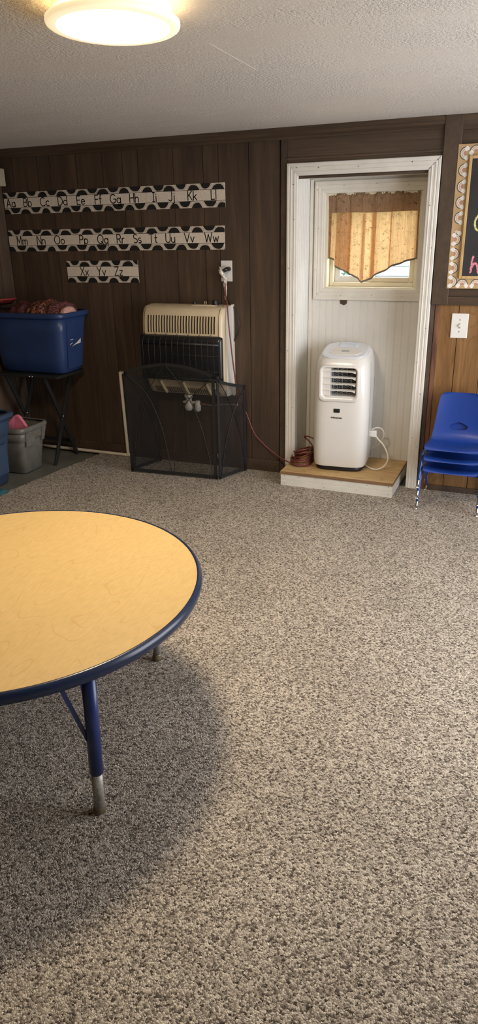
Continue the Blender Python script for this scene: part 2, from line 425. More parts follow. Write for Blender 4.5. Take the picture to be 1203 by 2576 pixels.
def thing(name, label, cat, loc=(0, 0, 0), rz=0, group=None):
    o = bpy.data.objects.new(name, None); C.objects.link(o)
    o.location = loc; o.rotation_euler = (0, 0, rz); o.empty_display_size = .05
    o['label'] = label; o['category'] = cat
    if group: o['group'] = group
    return o
def WM(o): return Matrix.Translation(o.location) @ o.rotation_euler.to_matrix().to_4x4() @ Matrix.Diagonal((*o.scale, 1))
def tag(o, label, cat, group=None):
    o['label'] = label; o['category'] = cat
    if group: o['group'] = group
    return o
def struct(name, mb, mats, parent=None, **kw):
    o = mb.build(name, mats, parent, **kw)
    if parent is None: o['kind'] = 'structure'
    return o
def struct_root(name, loc=(0, 0, 0)):
    o = bpy.data.objects.new(name, None); C.objects.link(o); o.location = loc; o['kind'] = 'structure'; o.empty_display_size = .05
    return o
def apply_mods(o):
    dg = bpy.context.evaluated_depsgraph_get()
    me = bpy.data.meshes.new_from_object(o.evaluated_get(dg))
    o.modifiers.clear(); o.data = me
def cut(o, cutter_mb):
    c = cutter_mb.build('cutter', INK); c.matrix_world = o.matrix_world
    if o.parent: c.parent = o.parent
    md = o.modifiers.new('cut', 'BOOLEAN'); md.object = c; md.operation = 'DIFFERENCE'; md.solver = 'EXACT'
    bpy.context.view_layer.update()
    apply_mods(o)
    bpy.data.objects.remove(c)
def superrect(a, b, n=40, e=5, cx=0, cy=0):
    out = []
    for k in range(n):
        t = 2*PI*k/n; c, s_ = math.cos(t), math.sin(t)
        out.append((cx+a*math.copysign(abs(c)**(2/e), c), cy+b*math.copysign(abs(s_)**(2/e), s_)))
    return out

# ------------------------------------------------------------------ constants of the room (metres, back wall face at y = 0)
XL, XR, YR, ZC = -3.255, 1.02, -5.25, 1.89
DX0, DX1, DZ1, DY = -1.296, -.614, 1.663, .215      # door opening and its depth
def ceil_z(x, y=0): return 1.8896+(x+1.75)*.003-.04*y

# ---- floor, carpet, ceiling
struct('floor', MB().box(XL-.1, XR+.1, YR-.1, .25, -.12, -.012), CONCRETE)
b = MB(); edge = []
y = .0
while y > YR:
    edge.append((-2.676+.126*y+random.uniform(-.007, .007), y)); y -= .012
pts = [(XR, YR), (XR, 0)] + edge + [(-3.24, YR)]
b.prism([(p[0], p[1], -.012) for p in pts], (0, 0, .012))
tag(b.build('carpet', CARPET), 'speckled beige and grey loop carpet covering the floor, frayed along its far left edge', 'carpet')
b = MB()
b.loft([[(x, y_, ceil_z(x, y_)) for x, y_ in ((XL-.1, YR-.1), (XR+.1, YR-.1), (XR+.1, .15), (XL-.1, .15))],
        [(XL-.1, YR-.1, 2.3), (XR+.1, YR-.1, 2.3), (XR+.1, .15, 2.3), (XL-.1, .15, 2.3)]], smooth=False)
struct('ceiling', b, CEIL)
b = MB().bar((-1.088, -1.559, ceil_z(-1.088, -1.559)), (-1.072, -1.168, ceil_z(-1.072, -1.168)), .0013, .0012)
struct('ceiling_scratch', b, WHITE_TRIM)  # pale scratch across the ceiling, laid on as a thin bar

# ---- back wall: dark planks with open grooves
G = [XL, -3.155, -2.97, -2.878, -2.688, -2.506, -2.371, -2.267, -2.04, -1.855, -1.762, -1.581, -1.40]
b = MB()
for x0, x1 in zip(G, G[1:]):
    b.box(x0+.0021, x1-.0021, 0, .006, 0, 1.9)
b.box(XL-.1, DX0-.06, .003, .12, -.1, 1.95, mi=1)
b.box(DX0-.07, DX0-.02, .012, .12, -.1, 1.95, mi=1)
b.box(DX1+.02, XR+.1, .012, .12, -.1, 1.95, mi=1)
b.box(DX0-.03, DX1+.03, .012, .12, DZ1+.03, 1.95, mi=1)
struct('wall_back', b, [PANEL, PANEL_GAP])
# oak wainscot right of the door, and dark boards above it
b = MB()
og = [-.512, -.413, -.283, -.12, .08, .21, .45, .66, .9, 1.1, 1.4, 1.6, XR]
for x0, x1 in zip(og, og[1:]): b.box(x0+.0016, x1-.0016, 0, .014, .03, 1.03)
struct('wall_wainscot', b, OAK)
b = MB().box(-.475, XR, -.004, .014, 1.03, 1.9); struct('wall_upper', b, HEADW)
b = MB().box(-.556, -.472, -.022, .013, 1.022, 1.9, .003); struct('trim_1', b, TRIMW)
b = MB().box(-.474, XR, -.020, .013, 1.022, 1.062, .003).box(-.474, XR, -.020, .012, 1.828, 1.9, .003); struct('trim_2', b, HEADW)
b = MB().box(-.558, -.536, -.004, .013, 0, 1.022, .002); struct('trim_3', b, TRIMW)
b = MB().box(-.534, -.511, -.008, .013, 0, 1.022, .003); struct('trim_4', b, REDW)
b = MB().box(-.50, XR, -.013, .0, 0, .032, .003); struct('baseboard_right', b, TRIMW)
# board left of the casing, header above the door, mouldings along the ceiling
b = MB().box(-1.394, -1.358, -.008, .013, 0, 1.9, .003); struct('trim_5', b, TRIMW)
b = MB().box(-1.356, -.556, -.006, .013, 1.66, 1.9).box(-1.356, -.556, -.014, -.004, 1.738, 1.748, .002)
struct('trim_6', b, HEADW)
b = MB()
def crown(b, x0, x1):
    prof = [(-.002, 1.835), (-.009, 1.838), (-.012, 1.846), (-.010, 1.852), (-.018, 1.858), (-.022, 1.868), (-.021, 1.876), (-.028, 1.884), (-.03, 1.905), (-.002, 1.905)]
    b.prism([(x0, y, z) for y, z in prof], (x1-x0, 0, 0))
crown(b, XL, -.557)
struct('trim_7', b, HEADW)
b = MB().box(XL, -1.395, -.012, .0, -.012, .072, .004); struct('baseboard_back', b, REDW if False else TRIMW)

# ---- left wall
b = MB(); yy = 0.0
for w in (.11, .2, .15, .24, .1, .18, .22, .14, .25, .3, .2, .4, .3, .4, .5, .6, .5, .6, .7):
    if yy < YR: break
    b.box(XL-.006, XL, max(YR, yy-w)+.0021, yy-.0021, -.012, 2.15); yy -= w
b.box(XL-.12, XL-.003, YR-.1, .1, -.1, 2.2, mi=1)
struct('wall_left', b, [PANEL, PANEL_GAP])
b = MB().box(XL, XL+.012, YR, -.012, -.012, .072, .004); struct('baseboard_left', b, TRIMW)

# ---- right wall and rear wall with windows (daylight enters behind the camera)
def holed_wall(axis, at, th, u0, u1, holes):
    """wall of boxes round window holes (u0, u1, z0, z1)"""
    b = MB(); us = sorted({u0, u1, *[h[0] for h in holes], *[h[1] for h in holes]})
    for a, c in zip(us, us[1:]):
        h = next((h for h in holes if h[0] <= a and c <= h[1]), None)
        zs = [(-.1, 2.2)] if h is None else [(-.1, h[2]), (h[3], 2.2)]
        for z0, z1 in zs:
            if axis == 'x': b.box(at, at+th, a, c, z0, z1)
            else: b.box(a, c, at-th, at, z0, z1)
    return b
RW = [(-2.45, -.45, .12, 1.80)]
BW = []
struct('wall_right', holed_wall('x', XR, .12, YR-.12, .12, RW), OFFWALL)
struct('wall_rear', holed_wall('y', YR, .12, XL-.12, XR+.12, BW), OFFWALL)
def plain_window(n, axis, at, u0, u1, z0, z1):
    r = struct_root('window_%d' % n)
    def bx(b, a, c, d, e, f, g):
        (b.box(d, e, a, c, f, g) if axis == 'x' else b.box(a, c, d, e, f, g))
    b = MB(); d0, d1 = (at+.02, at+.08) if axis == 'x' else (at-.08, at-.02)
    bx(b, u0, u0+.05, d0, d1, z0, z1); bx(b, u1-.05, u1, d0, d1, z0, z1)
    bx(b, u0+.05, u1-.05, d0, d1, z0, z0+.05); bx(b, u0+.05, u1-.05, d0, d1, z1-.05, z1); bx(b, (u0+u1)/2-.025, (u0+u1)/2+.025, d0, d1, z0+.05, z1-.05)
    b.build('window_frame', VINYL, r)
    b = MB(); dm = (d0+d1)/2
    bx(b, u0+.05, u1-.05, dm-.002, dm+.002, z0+.05, z1-.05); b.build('window_pane', GLASS, r)
plain_window(2, 'x', XR, *RW[0])

# ---- the recessed old doorway
door = struct_root('door_1', (0, 0, 0))
def bead_profile(x0, x1, pitch=.041):
    """front profile (u, depth) of beadboard between x0 and x1"""
    P = [(x0, 0)]; x = x0+pitch*.6
    while x < x1-.008:
        P += [(x-.004, 0), (x-.0032, .0013), (x-.0018, .0013), (x-.001, 0), (x, -.0004), (x+.001, 0), (x+.0018, .0013), (x+.0032, .0013), (x+.004, 0)]
        x += pitch
    P.append((x1, 0)); return P
def bead_panel(b, x0, x1, z0, z1, y):
    P = bead_profile(x0, x1)
    front = [(u, y+d) for u, d in P]
    poly = front+[(x1, y+.02), (x0, y+.02)]
    b.prism([(u, v, z0) for u, v in poly], (0, 0, z1-z0))
b = MB()
WX0, WX1, WZ0, WZ1 = -1.203, -.672, 1.075, 1.580
bead_panel(b, DX0, DX1+.02, -.012, WZ0, DY)
b.box(DX0, WX0, DY, DY+.02, WZ0, WZ1+.1); b.box(WX1, DX1+.02, DY, DY+.02, WZ0, WZ1+.1); b.box(WX0, WX1, DY, DY+.02, WZ1, WZ1+.1)
b.build('door_panel', WHITE_BEAD, door)
b = MB()                                                        # jambs of the recess (beadboard left, plain right) and head board
P = bead_profile(.0, DY, .030)
poly = [(DX0-d, u) for u, d in P]+[(DX0-.03, DY), (DX0-.03, 0)]
b.prism([(x, y_, -.012) for x, y_ in poly], (0, 0, DZ1+.02))
b.box(DX1, DX1+.03, 0, DY, -.012, DZ1+.02)
b.build('door_jamb', WHITE_BEAD, door)
b = MB().box(DX0-.03, DX1+.03, .012, DY+.02, DZ1-.008, DZ1+.03, .002); b.build('head_board', WHITE_TRIM, door)
b = MB().box(DX0, DX1, .001, .0118, DZ1-.0155, DZ1+.02); b.build('head_gap_strip', TRIMW, door)
b = MB().box(DX0+.002, DX0+.022, DY-.012, DY, -.012, DZ1-.01, .003); b.build('door_stop', WHITE_TRIM, door)
# casing: fluted boards with mitred corners
def fluted(w, t, inner_first=True):
    """profile across the board: (offset from the outer edge, thickness)"""
    return [(0, 0), (0, t*.9), (w*.05, t), (w*.22, t), (w*.26, t*.92), (w*.30, t*.92), (w*.34, t*.99), (w*.44, t*.99), (w*.48, t*.92), (w*.64, t*.88), (w*.68, t*.94), (w*.74, t*.94), (w*.80, t*.84), (w*.95, t*.78), (w, t*.68), (w, 0)]
def casing(b, x0, x1, z0, z1, w, t, yf, sides='LRT', base=-.012):
    """frame boards with outer rectangle x0..x1, z0..z1; front face towards -y from yf"""
    pr = fluted(w, t)
    if 'L' in sides:
        b.loft([[(x0+o, yf-h, base if 'B' not in sides else z0+o) for o, h in pr], [(x0+o, yf-h, z1-o) for o, h in pr]], smooth=False)
    if 'R' in sides:
        b.loft([[(x1-o, yf-h, base if 'B' not in sides else z0+o) for o, h in pr], [(x1-o, yf-h, z1-o) for o, h in pr]], smooth=False)
    if 'T' in sides:
        b.loft([[(x0+o+.001, yf-h, z1-o) for o, h in pr], [(x1-o-.001, yf-h, z1-o) for o, h in pr]], smooth=False)
    if 'B' in sides:
        b.loft([[(x0+o+.001, yf-h, z0+o) for o, h in pr], [(x1-o-.001, yf-h, z0+o) for o, h in pr]], smooth=False)
b = MB(); casing(b, -1.356, -.560, 0, 1.722, .060, .022, .0)
b.build('door_casing', WHITE_TRIM, door)
for x, z in [(-1.345, .3), (-1.31, .42), (-1.343, .75), (-1.312, .95), (-1.34, 1.2), (-1.312, 1.45), (-1.318, 1.62), (-.57, .25), (-.60, .3), (-.575, .55), (-.605, .72), (-.572, .9), (-.607, 1.1), (-.575, 1.3), (-.6, 1.5),
             (-1.3, 1.70), (-1.18, 1.695), (-.97, 1.692), (-.7, 1.70)]:
    MB().lathe([(.0022, 0), (.0022, .002)], (x, -.023, z), 6, M=Matrix.Rotation(PI/2, 4, 'X')).build('nail_head', NAIL, door)
for x, z in [(-1.25, 1.60), (-1.1, 1.615), (-.92, 1.62), (-.75, 1.61), (-1.24, 1.4), (-1.255, 1.18), (-1.24, 1.05), (-1.1, 1.04), (-.92, 1.045), (-.75, 1.04), (-.63, 1.2)]:
    MB().lathe([(.002, 0), (.002, .002)], (x, DY-.0185, z), 6, M=Matrix.Rotation(PI/2, 4, 'X')).build('nail_head', NAIL, door)
MB().bar((-.563, -.0222, 1.719), (-.618, -.0180, 1.664), .002, .0016).build('mitre_gap', NAIL, door)
b = MB().prism([(-1.107, DY-.003, 1.018), (-1.064, DY-.003, 1.018), (-1.066, DY-.003, .994), (-1.082, DY-.003, .985), (-1.104, DY-.003, .995)], (0, .006, 0))
b.build('bare_wood_chip', TRIMW, door)['label'] = 'brown patch of bare wood in the white panel'

# ---- window in the old door
win = struct_root('window_1')
b = MB(); casing(b, -1.265, -.614, 1.016, 1.642, .062, .018, DY, 'LRTB'); b.build('window_casing', WHITE_TRIM, win)
b = MB()                                                        # reveal and vinyl frame
for (x0, x1, z0, z1) in ((WX0, WX0+.012, WZ0, WZ1), (WX1-.012, WX1, WZ0, WZ1), (WX0+.012, WX1-.012, WZ0, WZ0+.010), (WX0+.012, WX1-.012, WZ1-.012, WZ1)):
    b.box(x0, x1, DY+.001, .34, z0, z1, .001, 1)
b.build('window_reveal', VINYL, win)
b = MB()
for (x0, x1, z0, z1) in ((WX0+.0121, WX0+.034, WZ0+.0101, WZ1-.0121), (WX1-.034, WX1-.0121, WZ0+.0101, WZ1-.0121), (WX0+.034, WX1-.034, WZ0+.0101, WZ0+.034), (WX0+.034, WX1-.034, WZ1-.034, WZ1-.0121)):
    b.box(x0, x1, .275, .335, z0, z1, .003, 1)
b.build('window_frame', VINYL, win)
def sash(x0, x1, y0, mat, w):
    b = MB(); z0, z1 = WZ0+.0342, WZ1-.0342
    for q in ((x0, x0+w, z0, z1), (x1-w, x1, z0, z1), (x0+w, x1-w, z0, z0+w), (x0+w, x1-w, z1-w, z1)):
        b.box(q[0], q[1], y0, y0+.022, q[2], q[3], .003, 1)
    s_ = b.build('window_sash', mat, win)
    b = MB().box(x0+w-.004, x1-w+.004, y0+.009, y0+.013, z0+w-.004, z1-w+.004); b.build('window_pane', GLASS, s_)
sash(WX0+.0342, -.935, .312, VINYL_BLUE, .032)
sash(-.962, WX1-.0342, .282, VINYL, .027)
# curtain on its rod
b = MB().tube([(WX0+.012, .256, 1.556), (WX1-.012, .256, 1.556)], .006, 10)
for x in (WX0+.013, WX1-.013): b.lathe([(.010, -.002), (.010, .002)], (x, .256, 1.556), 12, M=Matrix.Rotation(PI/2, 4, 'Y'))
tag(b.build('curtain_rod', WHITE_PLASTIC), 'thin white rod inside the window opening carrying the floral valance', 'curtain rod')
FOLDS = ((.112, .285), (.385, .43), (.475, .555), (.685, .715))
cur = thing('curtain', 'brown floral valance curtain with a pointed hem hanging in the small window', 'curtain', (-.94, .235, 1.1))
CW = WM(cur)
prof = [(0, 1.246), (.095, 1.232), (.10, 1.204), (.20, 1.172), (.30, 1.152), (.415, 1.114), (.50, 1.135), (.60, 1.165), (.75, 1.205), (.87, 1.225), (1, 1.245)]
def hem(u):
    for (a, za), (c, zc) in zip(prof, prof[1:]):
        if u <= c: return za+(zc-za)*(u-a)/(c-a)
    return prof[-1][1]
def pleat(u, v):
    k = .35+.65*v
    return .009*k*(math.sin(u*2*PI*4.6+.8)+.6*math.sin(u*2*PI*8.3+2)+.25*math.sin(u*2*PI*17+1)) - (.010*max(0, 1-abs(u-.115)/.03) if u > .1 else -.006)*k
def cur_pt(u, v, off=0):
    x = -1.192+u*.508 + (.006*math.sin(u*41)+.01*(v-.5)*(u-.5)); z0 = 1.574+.004*math.sin(u*60)+.003*math.sin(u*140)
    return Vector((x, .222+pleat(u, v)-off, z0+(hem(u)-z0)*v))
b = MB().grid(lambda u, v: cur_pt(u, v), 120, 40, uv=lambda u, v: (u*.56, v*(1.574-hem(u))))
b.build('curtain_panel', CURT, cur, world=CW)
b = MB()
for (u0, u1) in FOLDS:
    for q in (1,): b.grid(lambda u, v: cur_pt(u0+(u1-u0)*u*(1-.06*q)+.004*q*(1-v), .22+.775*v, -.004*q), 8, 24, uv=lambda u, v: ((u0+u*.1)*.56+.2*q, v*.4))
b.build('folded_pleat', CURT, cur, world=CW)
def head_pt(u, v, off):
    z0 = 1.577+.004*math.sin(u*60)+.004*math.sin(u*143); z1 = 1.479+.002*math.sin(u*9)
    vv = (1.574-(z0+(z1-z0)*v))/.36
    p = cur_pt(u, max(0, min(1, vv*.9)), 0); p.z = z0+(z1-z0)*v; p.y -= off+.012*math.exp(-((v-.2)/.14)**2)*1.0
    return p
b = MB().grid(lambda u, v: head_pt(u, v, .003), 120, 12, uv=lambda u, v: (u*.56+.3, v*.1+.2))
for (u0, u1) in ((0, .024), (.966, 1)):
    b.grid(lambda u, v: cur_pt(u0+(u1-u0)*u, .25+.75*v, .002), 3, 24, uv=lambda u, v: (u*.02+.1, v*.3))
b.build('curtain_header', CURT_HEAD, cur, world=CW)['label'] = 'darker doubled heading and side hems'
b = MB().grid(lambda u, v: cur_pt(u, 1, .002)+Vector((0, 0, .005-.010*v)), 120, 1)
b.build('curtain_hem', HEM, cur, world=CW)
for u in (.03, .1, .14, .17, .22, .25, .3, .33, .40, .415, .46, .5, .56, .6, .63, .68, .72, .8, .86, .93, .97):
    p = cur_pt(u, 0, .006); MB().tube([p+Vector((-.005, 0, -.004)), p+Vector((-.004, 0, .009)), p+Vector((.004, 0, .008)), p+Vector((.006, 0, -.004))], .0014, 5, sub=3).build('heading_loop', CURT_HEAD, cur, world=CW)

# ---- outside, seen under the curtain
struct('ground', MB().box(-14, 10, .35, 16, -.5, -.3), LAWN)
house = thing('house', 'pale blue-white clapboard house wall with blue-grey shutter seen through the window', 'house', (-.4, 5.0, -.3))
b = MB(); z = -.3
while z < 4:
    b.prism([(-2.0, 5.0, z), (-2.0, 4.972, z), (-2.0, 4.992, z+.115), (-2.0, 5.0, z+.115)], (4.6, 0, 0)); z += .115
b.box(-2.0, 2.6, 5.0, 5.3, -.3, 4)
b.build('siding', SIDING, house, world=WM(house))
b = MB().box(-1.36, -1.16, 4.94, 4.99, .45, 2.0, .01); b.build('shutter', SHUTTER, house, world=WM(house))
b = MB().box(-1.16, -.3, 4.95, 4.99, .4, 2.05); b.build('house_window', SHUTTER, house, world=WM(house))
b = MB().box(-2.06, -1.95, 4.95, 5.32, -.3, 4, .01); b.build('corner_board', SIDING, house, world=WM(house))
bush = thing('garden_bush', 'leafy green bush outside, seen through the lower left of the window', 'bush', (-2.95, 5.2, -.3))
b = MB(); rnd = random.Random(3)
for k in range(1500):
    th_, ph = rnd.uniform(0, 2*PI), math.acos(rnd.uniform(-1, 1)); r = rnd.uniform(.55, 1)**.6
    c = Vector((.8*r*math.sin(ph)*math.cos(th_), .5*r*math.sin(ph)*math.sin(th_), 1.1+1.1*r*math.cos(ph)))
    a = Vector((rnd.uniform(-1, 1), rnd.uniform(-1, 1), rnd.uniform(-1, 1))).normalized()*.05; e = a.orthogonal().normalized()*.022
    b.poly([c-a, c+e, c+a, c-e])
b.build('foliage', LEAF, bush)
b = MB()
for k in range(6): b.tube([(rnd.uniform(-.08, .08), rnd.uniform(-.08, .08), 0), (rnd.uniform(-.3, .3), rnd.uniform(-.2, .2), .8), (rnd.uniform(-.5, .5), rnd.uniform(-.3, .3), 1.6)], .02, 6, sub=4)
b.build('stem', TRIMW, bush)

# ------------------------------------------------------------------ alphabet strips
def arc(cx, cy, rx, ry, a0, a1, n=14):
    return [(cx+rx*math.cos(math.radians(a0+(a1-a0)*k/n)), cy+ry*math.sin(math.radians(a0+(a1-a0)*k/n))) for k in range(n+1)]
bowl = lambda: arc(.26, .29, .26, .29, 0, 360, 22)
GL = {
 'A': (.70, [[(0, 0), (.35, 1), (.70, 0)], [(.12, .32), (.58, .32)]]), 'a': (.52, [bowl(), [(.52, .58), (.52, 0)]]),
 'B': (.54, [[(0, 0), (0, 1), (.27, 1)]+arc(.27, .765, .22, .235, 90, -90)+[(0, .53), (.29, .53)]+arc(.29, .265, .25, .265, 90, -90)+[(0, 0)]]), 'b': (.52, [[(0, 1), (0, 0)], bowl()]),
 'C': (.72, [arc(.42, .5, .42, .5, 48, 312, 22)]), 'c': (.46, [arc(.27, .29, .27, .29, 50, 310, 18)]),
 'D': (.68, [[(0, 0), (0, 1), (.22, 1)]+arc(.22, .5, .46, .5, 90, -90, 18)+[(0, 0)]]), 'd': (.52, [bowl(), [(.52, 1), (.52, 0)]]),
 'E': (.48, [[(.48, 1), (0, 1), (0, 0), (.48, 0)], [(0, .52), (.42, .52)]]), 'e': (.52, [[(.01, .31), (.51, .31)]+arc(.26, .29, .26, .29, 5, 315, 20)]),
 'F': (.46, [[(.46, 1), (0, 1), (0, 0)], [(0, .52), (.40, .52)]]), 'f': (.34, [arc(.30, .82, .17, .18, 80, 180, 8)+[(.13, 0)], [(0, .58), (.32, .58)]]),
 'G': (.80, [arc(.42, .5, .42, .5, 48, 350, 24)+[(.82, .46), (.48, .46)]]), 'g': (.52, [bowl(), [(.52, .58), (.52, -.08)]+arc(.26, -.08, .26, .2, 0, -150, 12)]),
 'H': (.60, [[(0, 0), (0, 1)], [(.60, 0), (.60, 1)], [(0, .52), (.60, .52)]]), 'h': (.48, [[(0, 0), (0, 1)], [(0, .34)]+arc(.24, .34, .24, .24, 180, 0, 12)+[(.48, 0)]]),
 'I': (.30, [[(.15, 0), (.15, 1)], [(0, 1), (.30, 1)], [(0, 0), (.30, 0)]]), 'i': (.05, [[(.02, 0), (.02, .58)], [(.02, .80), (.02, .82)]]),
 'J': (.42, [[(.42, 1), (.42, .22)]+arc(.21, .22, .21, .22, 0, -160, 12)]), 'j': (.16, [[(.16, .58), (.16, -.12)]+arc(-.01, -.12, .17, .16, 0, -110, 8), [(.16, .80), (.16, .82)]]),
 'K': (.56, [[(0, 0), (0, 1)], [(.52, 1), (0, .42)], [(.16, .58), (.56, 0)]]), 'k': (.44, [[(0, 0), (0, 1)], [(.40, .58), (0, .24)], [(.14, .36), (.44, 0)]]),
 'L': (.44, [[(0, 1), (0, 0), (.44, 0)]]), 'l': (.03, [[(.015, 0), (.015, 1)]]),
 'M': (.74, [[(0, 0), (.06, 1), (.37, .22), (.68, 1), (.74, 0)]]), 'm': (.74, [[(0, 0), (0, .58)], [(0, .38)]+arc(.185, .38, .185, .2, 180, 0, 10)+[(.37, 0)], [(.37, .38)]+arc(.555, .38, .185, .2, 180, 0, 10)+[(.74, 0)]]),
 'N': (.62, [[(0, 0), (0, 1), (.62, 0), (.62, 1)]]), 'n': (.46, [[(0, 0), (0, .58)], [(0, .35)]+arc(.23, .35, .23, .23, 180, 0, 12)+[(.46, 0)]]),
 'O': (.84, [arc(.42, .5, .42, .5, 0, 360, 28)]), 'o': (.52, [bowl()]),
 'P': (.54, [[(0, 0), (0, 1), (.28, 1)]+arc(.28, .74, .25, .26, 90, -90)+[(0, .48)]]), 'p': (.52, [[(0, .58), (0, -.3)], bowl()]),
 'Q': (.84, [arc(.42, .5, .42, .5, 0, 360, 28), [(.54, .24), (.84, -.06)]]), 'q': (.52, [bowl(), [(.52, .58), (.52, -.3)]]),
 'R': (.56, [[(0, 0), (0, 1), (.28, 1)]+arc(.28, .745, .24, .255, 90, -90)+[(0, .49)], [(.24, .49), (.56, 0)]]), 'r': (.30, [[(0, 0), (0, .58)], [(0, .34)]+arc(.24, .34, .24, .24, 180, 75, 8)]),
 'S': (.52, [arc(.26, .745, .245, .255, 40, 270, 16)+arc(.26, .25, .26, .24, 90, -145, 16)[1:]]), 's': (.38, [arc(.19, .435, .17, .145, 40, 270, 12)+arc(.19, .145, .19, .145, 90, -145, 12)[1:]]),
 'T': (.60, [[(0, 1), (.60, 1)], [(.30, 1), (.30, 0)]]), 't': (.34, [[(.15, .92), (.15, .16)]+arc(.29, .16, .14, .16, 180, 280, 8), [(0, .58), (.32, .58)]]),
 'U': (.60, [[(0, 1), (0, .30)]+arc(.30, .30, .30, .30, 180, 360, 14)+[(.60, 1)]]), 'u': (.46, [[(0, .58), (0, .23)]+arc(.23, .23, .23, .23, 180, 360, 12), [(.46, .58), (.46, 0)]]),
 'V': (.66, [[(0, 1), (.33, 0), (.66, 1)]]), 'v': (.46, [[(0, .58), (.23, 0), (.46, .58)]]),
 'W': (.94, [[(0, 1), (.24, 0), (.47, .85), (.70, 0), (.94, 1)]]), 'w': (.68, [[(0, .58), (.17, 0), (.34, .5), (.51, 0), (.68, .58)]]),
 'X': (.60, [[(0, 1), (.60, 0)], [(.60, 1), (0, 0)]]), 'x': (.44, [[(0, .58), (.44, 0)], [(.44, .58), (0, 0)]]),
 'Y': (.60, [[(0, 1), (.30, .45), (.60, 1)], [(.30, .45), (.30, 0)]]), 'y': (.48, [[(0, .58), (.25, .02)], [(.48, .58), (.14, -.30)]]),
 'Z': (.58, [[(0, 1), (.58, 1), (0, 0), (.58, 0)]]), 'z': (.40, [[(0, .58), (.40, .58), (0, 0), (.40, 0)]]),
}
def alphabet_strip(x0, x1, z0, z1, zr, pairs, label, seed, seams):
    """x0..x1 long, lower left z0, height z1-z0, zr = rise of the right end"""
    rn = random.Random(seed)
    t = thing('alphabet_sign', label, 'poster', (x0, -.0025, z0), 0, 'alphabet strips on the dark wall')
    t.rotation_euler = (0, -math.atan2(zr, x1-x0), 0)
    Lx, h = x1-x0, z1-z0; zb, zt = h*.285, h*.735
    def to(d): return lambda x, y: Vector((x, -d, y))
    MB().box(0, Lx, -.0006, .0018, 0, h).build('card', PAPER, t)
    b = MB()
    def blob(cx, base, w, d, s_):
        n = 16; P = []
        sk = rn.uniform(-.12, .12)
        for k in range(n+1):
            u = -1+2*k/n; yv = (1-abs(u)**3.0)**.75*(1+sk*u)
            P.append((cx+w/2*u*(1-.10*yv), base+s_*d*yv))
        P = [(min(max(x, 0), Lx), y) for x, y in P]
        if P[-1][0]-P[0][0] < .004: return
        b.poly([to(.0011)(x, y) for x, y in P])
        Q = []
        for k in range(n+1):
            u = -1+2*k/n; yv = (1-abs(u)**3.0)**.75*(1+sk*u)
            Q.append((cx+(w/2+.0062)*u*(1-.10*yv), base+s_*(d+.0034)*yv))
        Q = [q for q in Q if 0 < q[0] < Lx]
        if len(Q) > 2: b.ribbon(Q, .0011, to=to(.0010), caps=0)
    p = .150
    for (edge, line, s_) in ((h, zt, -1), (0, zb, 1)):
        x = -.02+rn.uniform(0, .03) if s_ < 0 else -.07+rn.uniform(0, .03)
        while x < Lx+.05:
            bh = (h-zt) if s_ < 0 else zb
            blob(x, line, rn.uniform(.072, .084), bh*rn.uniform(.80, .88), -s_)
            blob(x+p/2, edge, rn.uniform(.064, .080), bh*rn.uniform(.70, .84), s_)
            x += p*rn.uniform(.94, 1.06)
    b.box(0, Lx, -.0012, 0, zb-.0012, zb+.0007).box(0, Lx, -.0012, 0, zt-.0007, zt+.0012)
    b.build('cow_print', INK, t)
    sc_ = (zt-zb)*.84; base = zb+(zt-zb)*.10
    for (pr, xc) in pairs:
        wA, sA = GL[pr[0]]; wB, sB = GL[pr[1]]
        k = sc_; gap = .17; tot = (wA+gap+wB)*k; xx = xc-x0-tot/2
        b = MB()
        for ww, st in ((wA, sA), (wB, sB)):
            for s2 in st: b.ribbon([(xx+q[0]*k, base+q[1]*k) for q in s2], .0054, to=to(.0013))
            xx += (ww+gap)*k
        b.build('letter_pair', INK, t)
    for sx in seams: MB().box(sx-x0-.0004, sx-x0+.0004, -.0009, 0, 0, h).build('card_seam', RB_TAN, t)
    return t
X1 = [-3.197, -3.068, -2.938, -2.806, -2.673, -2.549, -2.430, -2.303, -2.168, -2.057, -1.925, -1.792]
X2 = [-3.145, -2.997, -2.858, -2.678, -2.541, -2.415, -2.299, -2.192, -2.078, -1.954, -1.812]
X3 = [-2.694, -2.569, -2.446]
alphabet_strip(-3.248, -1.722, 1.518, 1.643, .004, list(zip('Aa Bb Cc Dd Ee Ff Gg Hh Ii Jj Kk Ll'.split(), X1)), 'cow-print alphabet strip reading Aa to Ll, the topmost row on the wall', 11, [-2.74, -2.225])
alphabet_strip(-3.248, -1.730, 1.296, 1.423, .003, list(zip('Mm Nn Oo Pp Qq Rr Ss Tt Uu Vv Ww'.split(), X2)), 'cow-print alphabet strip reading Mm to Ww, the middle row on the wall', 12, [-2.245])
alphabet_strip(-2.822, -2.307, 1.110, 1.238, .004, list(zip('Xx Yy Zz'.split(), X3)), 'short cow-print alphabet strip reading Xx Yy Zz, the lowest row', 13, [])

# ------------------------------------------------------------------ wall box, outlet, switch
t = thing('wall_box', 'beige metal box on the side wall by the corner, beside the top alphabet strip', 'electrical box', (XL, -.07, 1.70))
MB().box(.0, .055, -.16, .046, -.022, .078, .004).build('box_body', BOX_BEIGE, t)
MB().box(.053, .058, -.155, .042, -.017, .073, .002).build('box_cover', BOX_BEIGE, t)
t = thing('wall_outlet', 'white wall outlet plate with the wrapped cord plug, above the heater', 'outlet', (-1.7235, 0, 1.183))
MB().box(-.0345, .0345, -.006, 0, -.057, .057, .002).build('cover_plate', WHITE_PLASTIC, t)
b = MB()
for z in (-.02, .02):
    b.loft([[(x, -.0075, y+z) for x, y in superrect(.017, .0145, 20, 3)], [(x, -.005, y+z) for x, y in superrect(.017, .0145, 20, 3)]])
b.build('socket', WHITE_PLASTIC, t)
t = thing('light_switch', 'white light switch plate on the oak panelling', 'light switch', (-.404, -.0, .917))
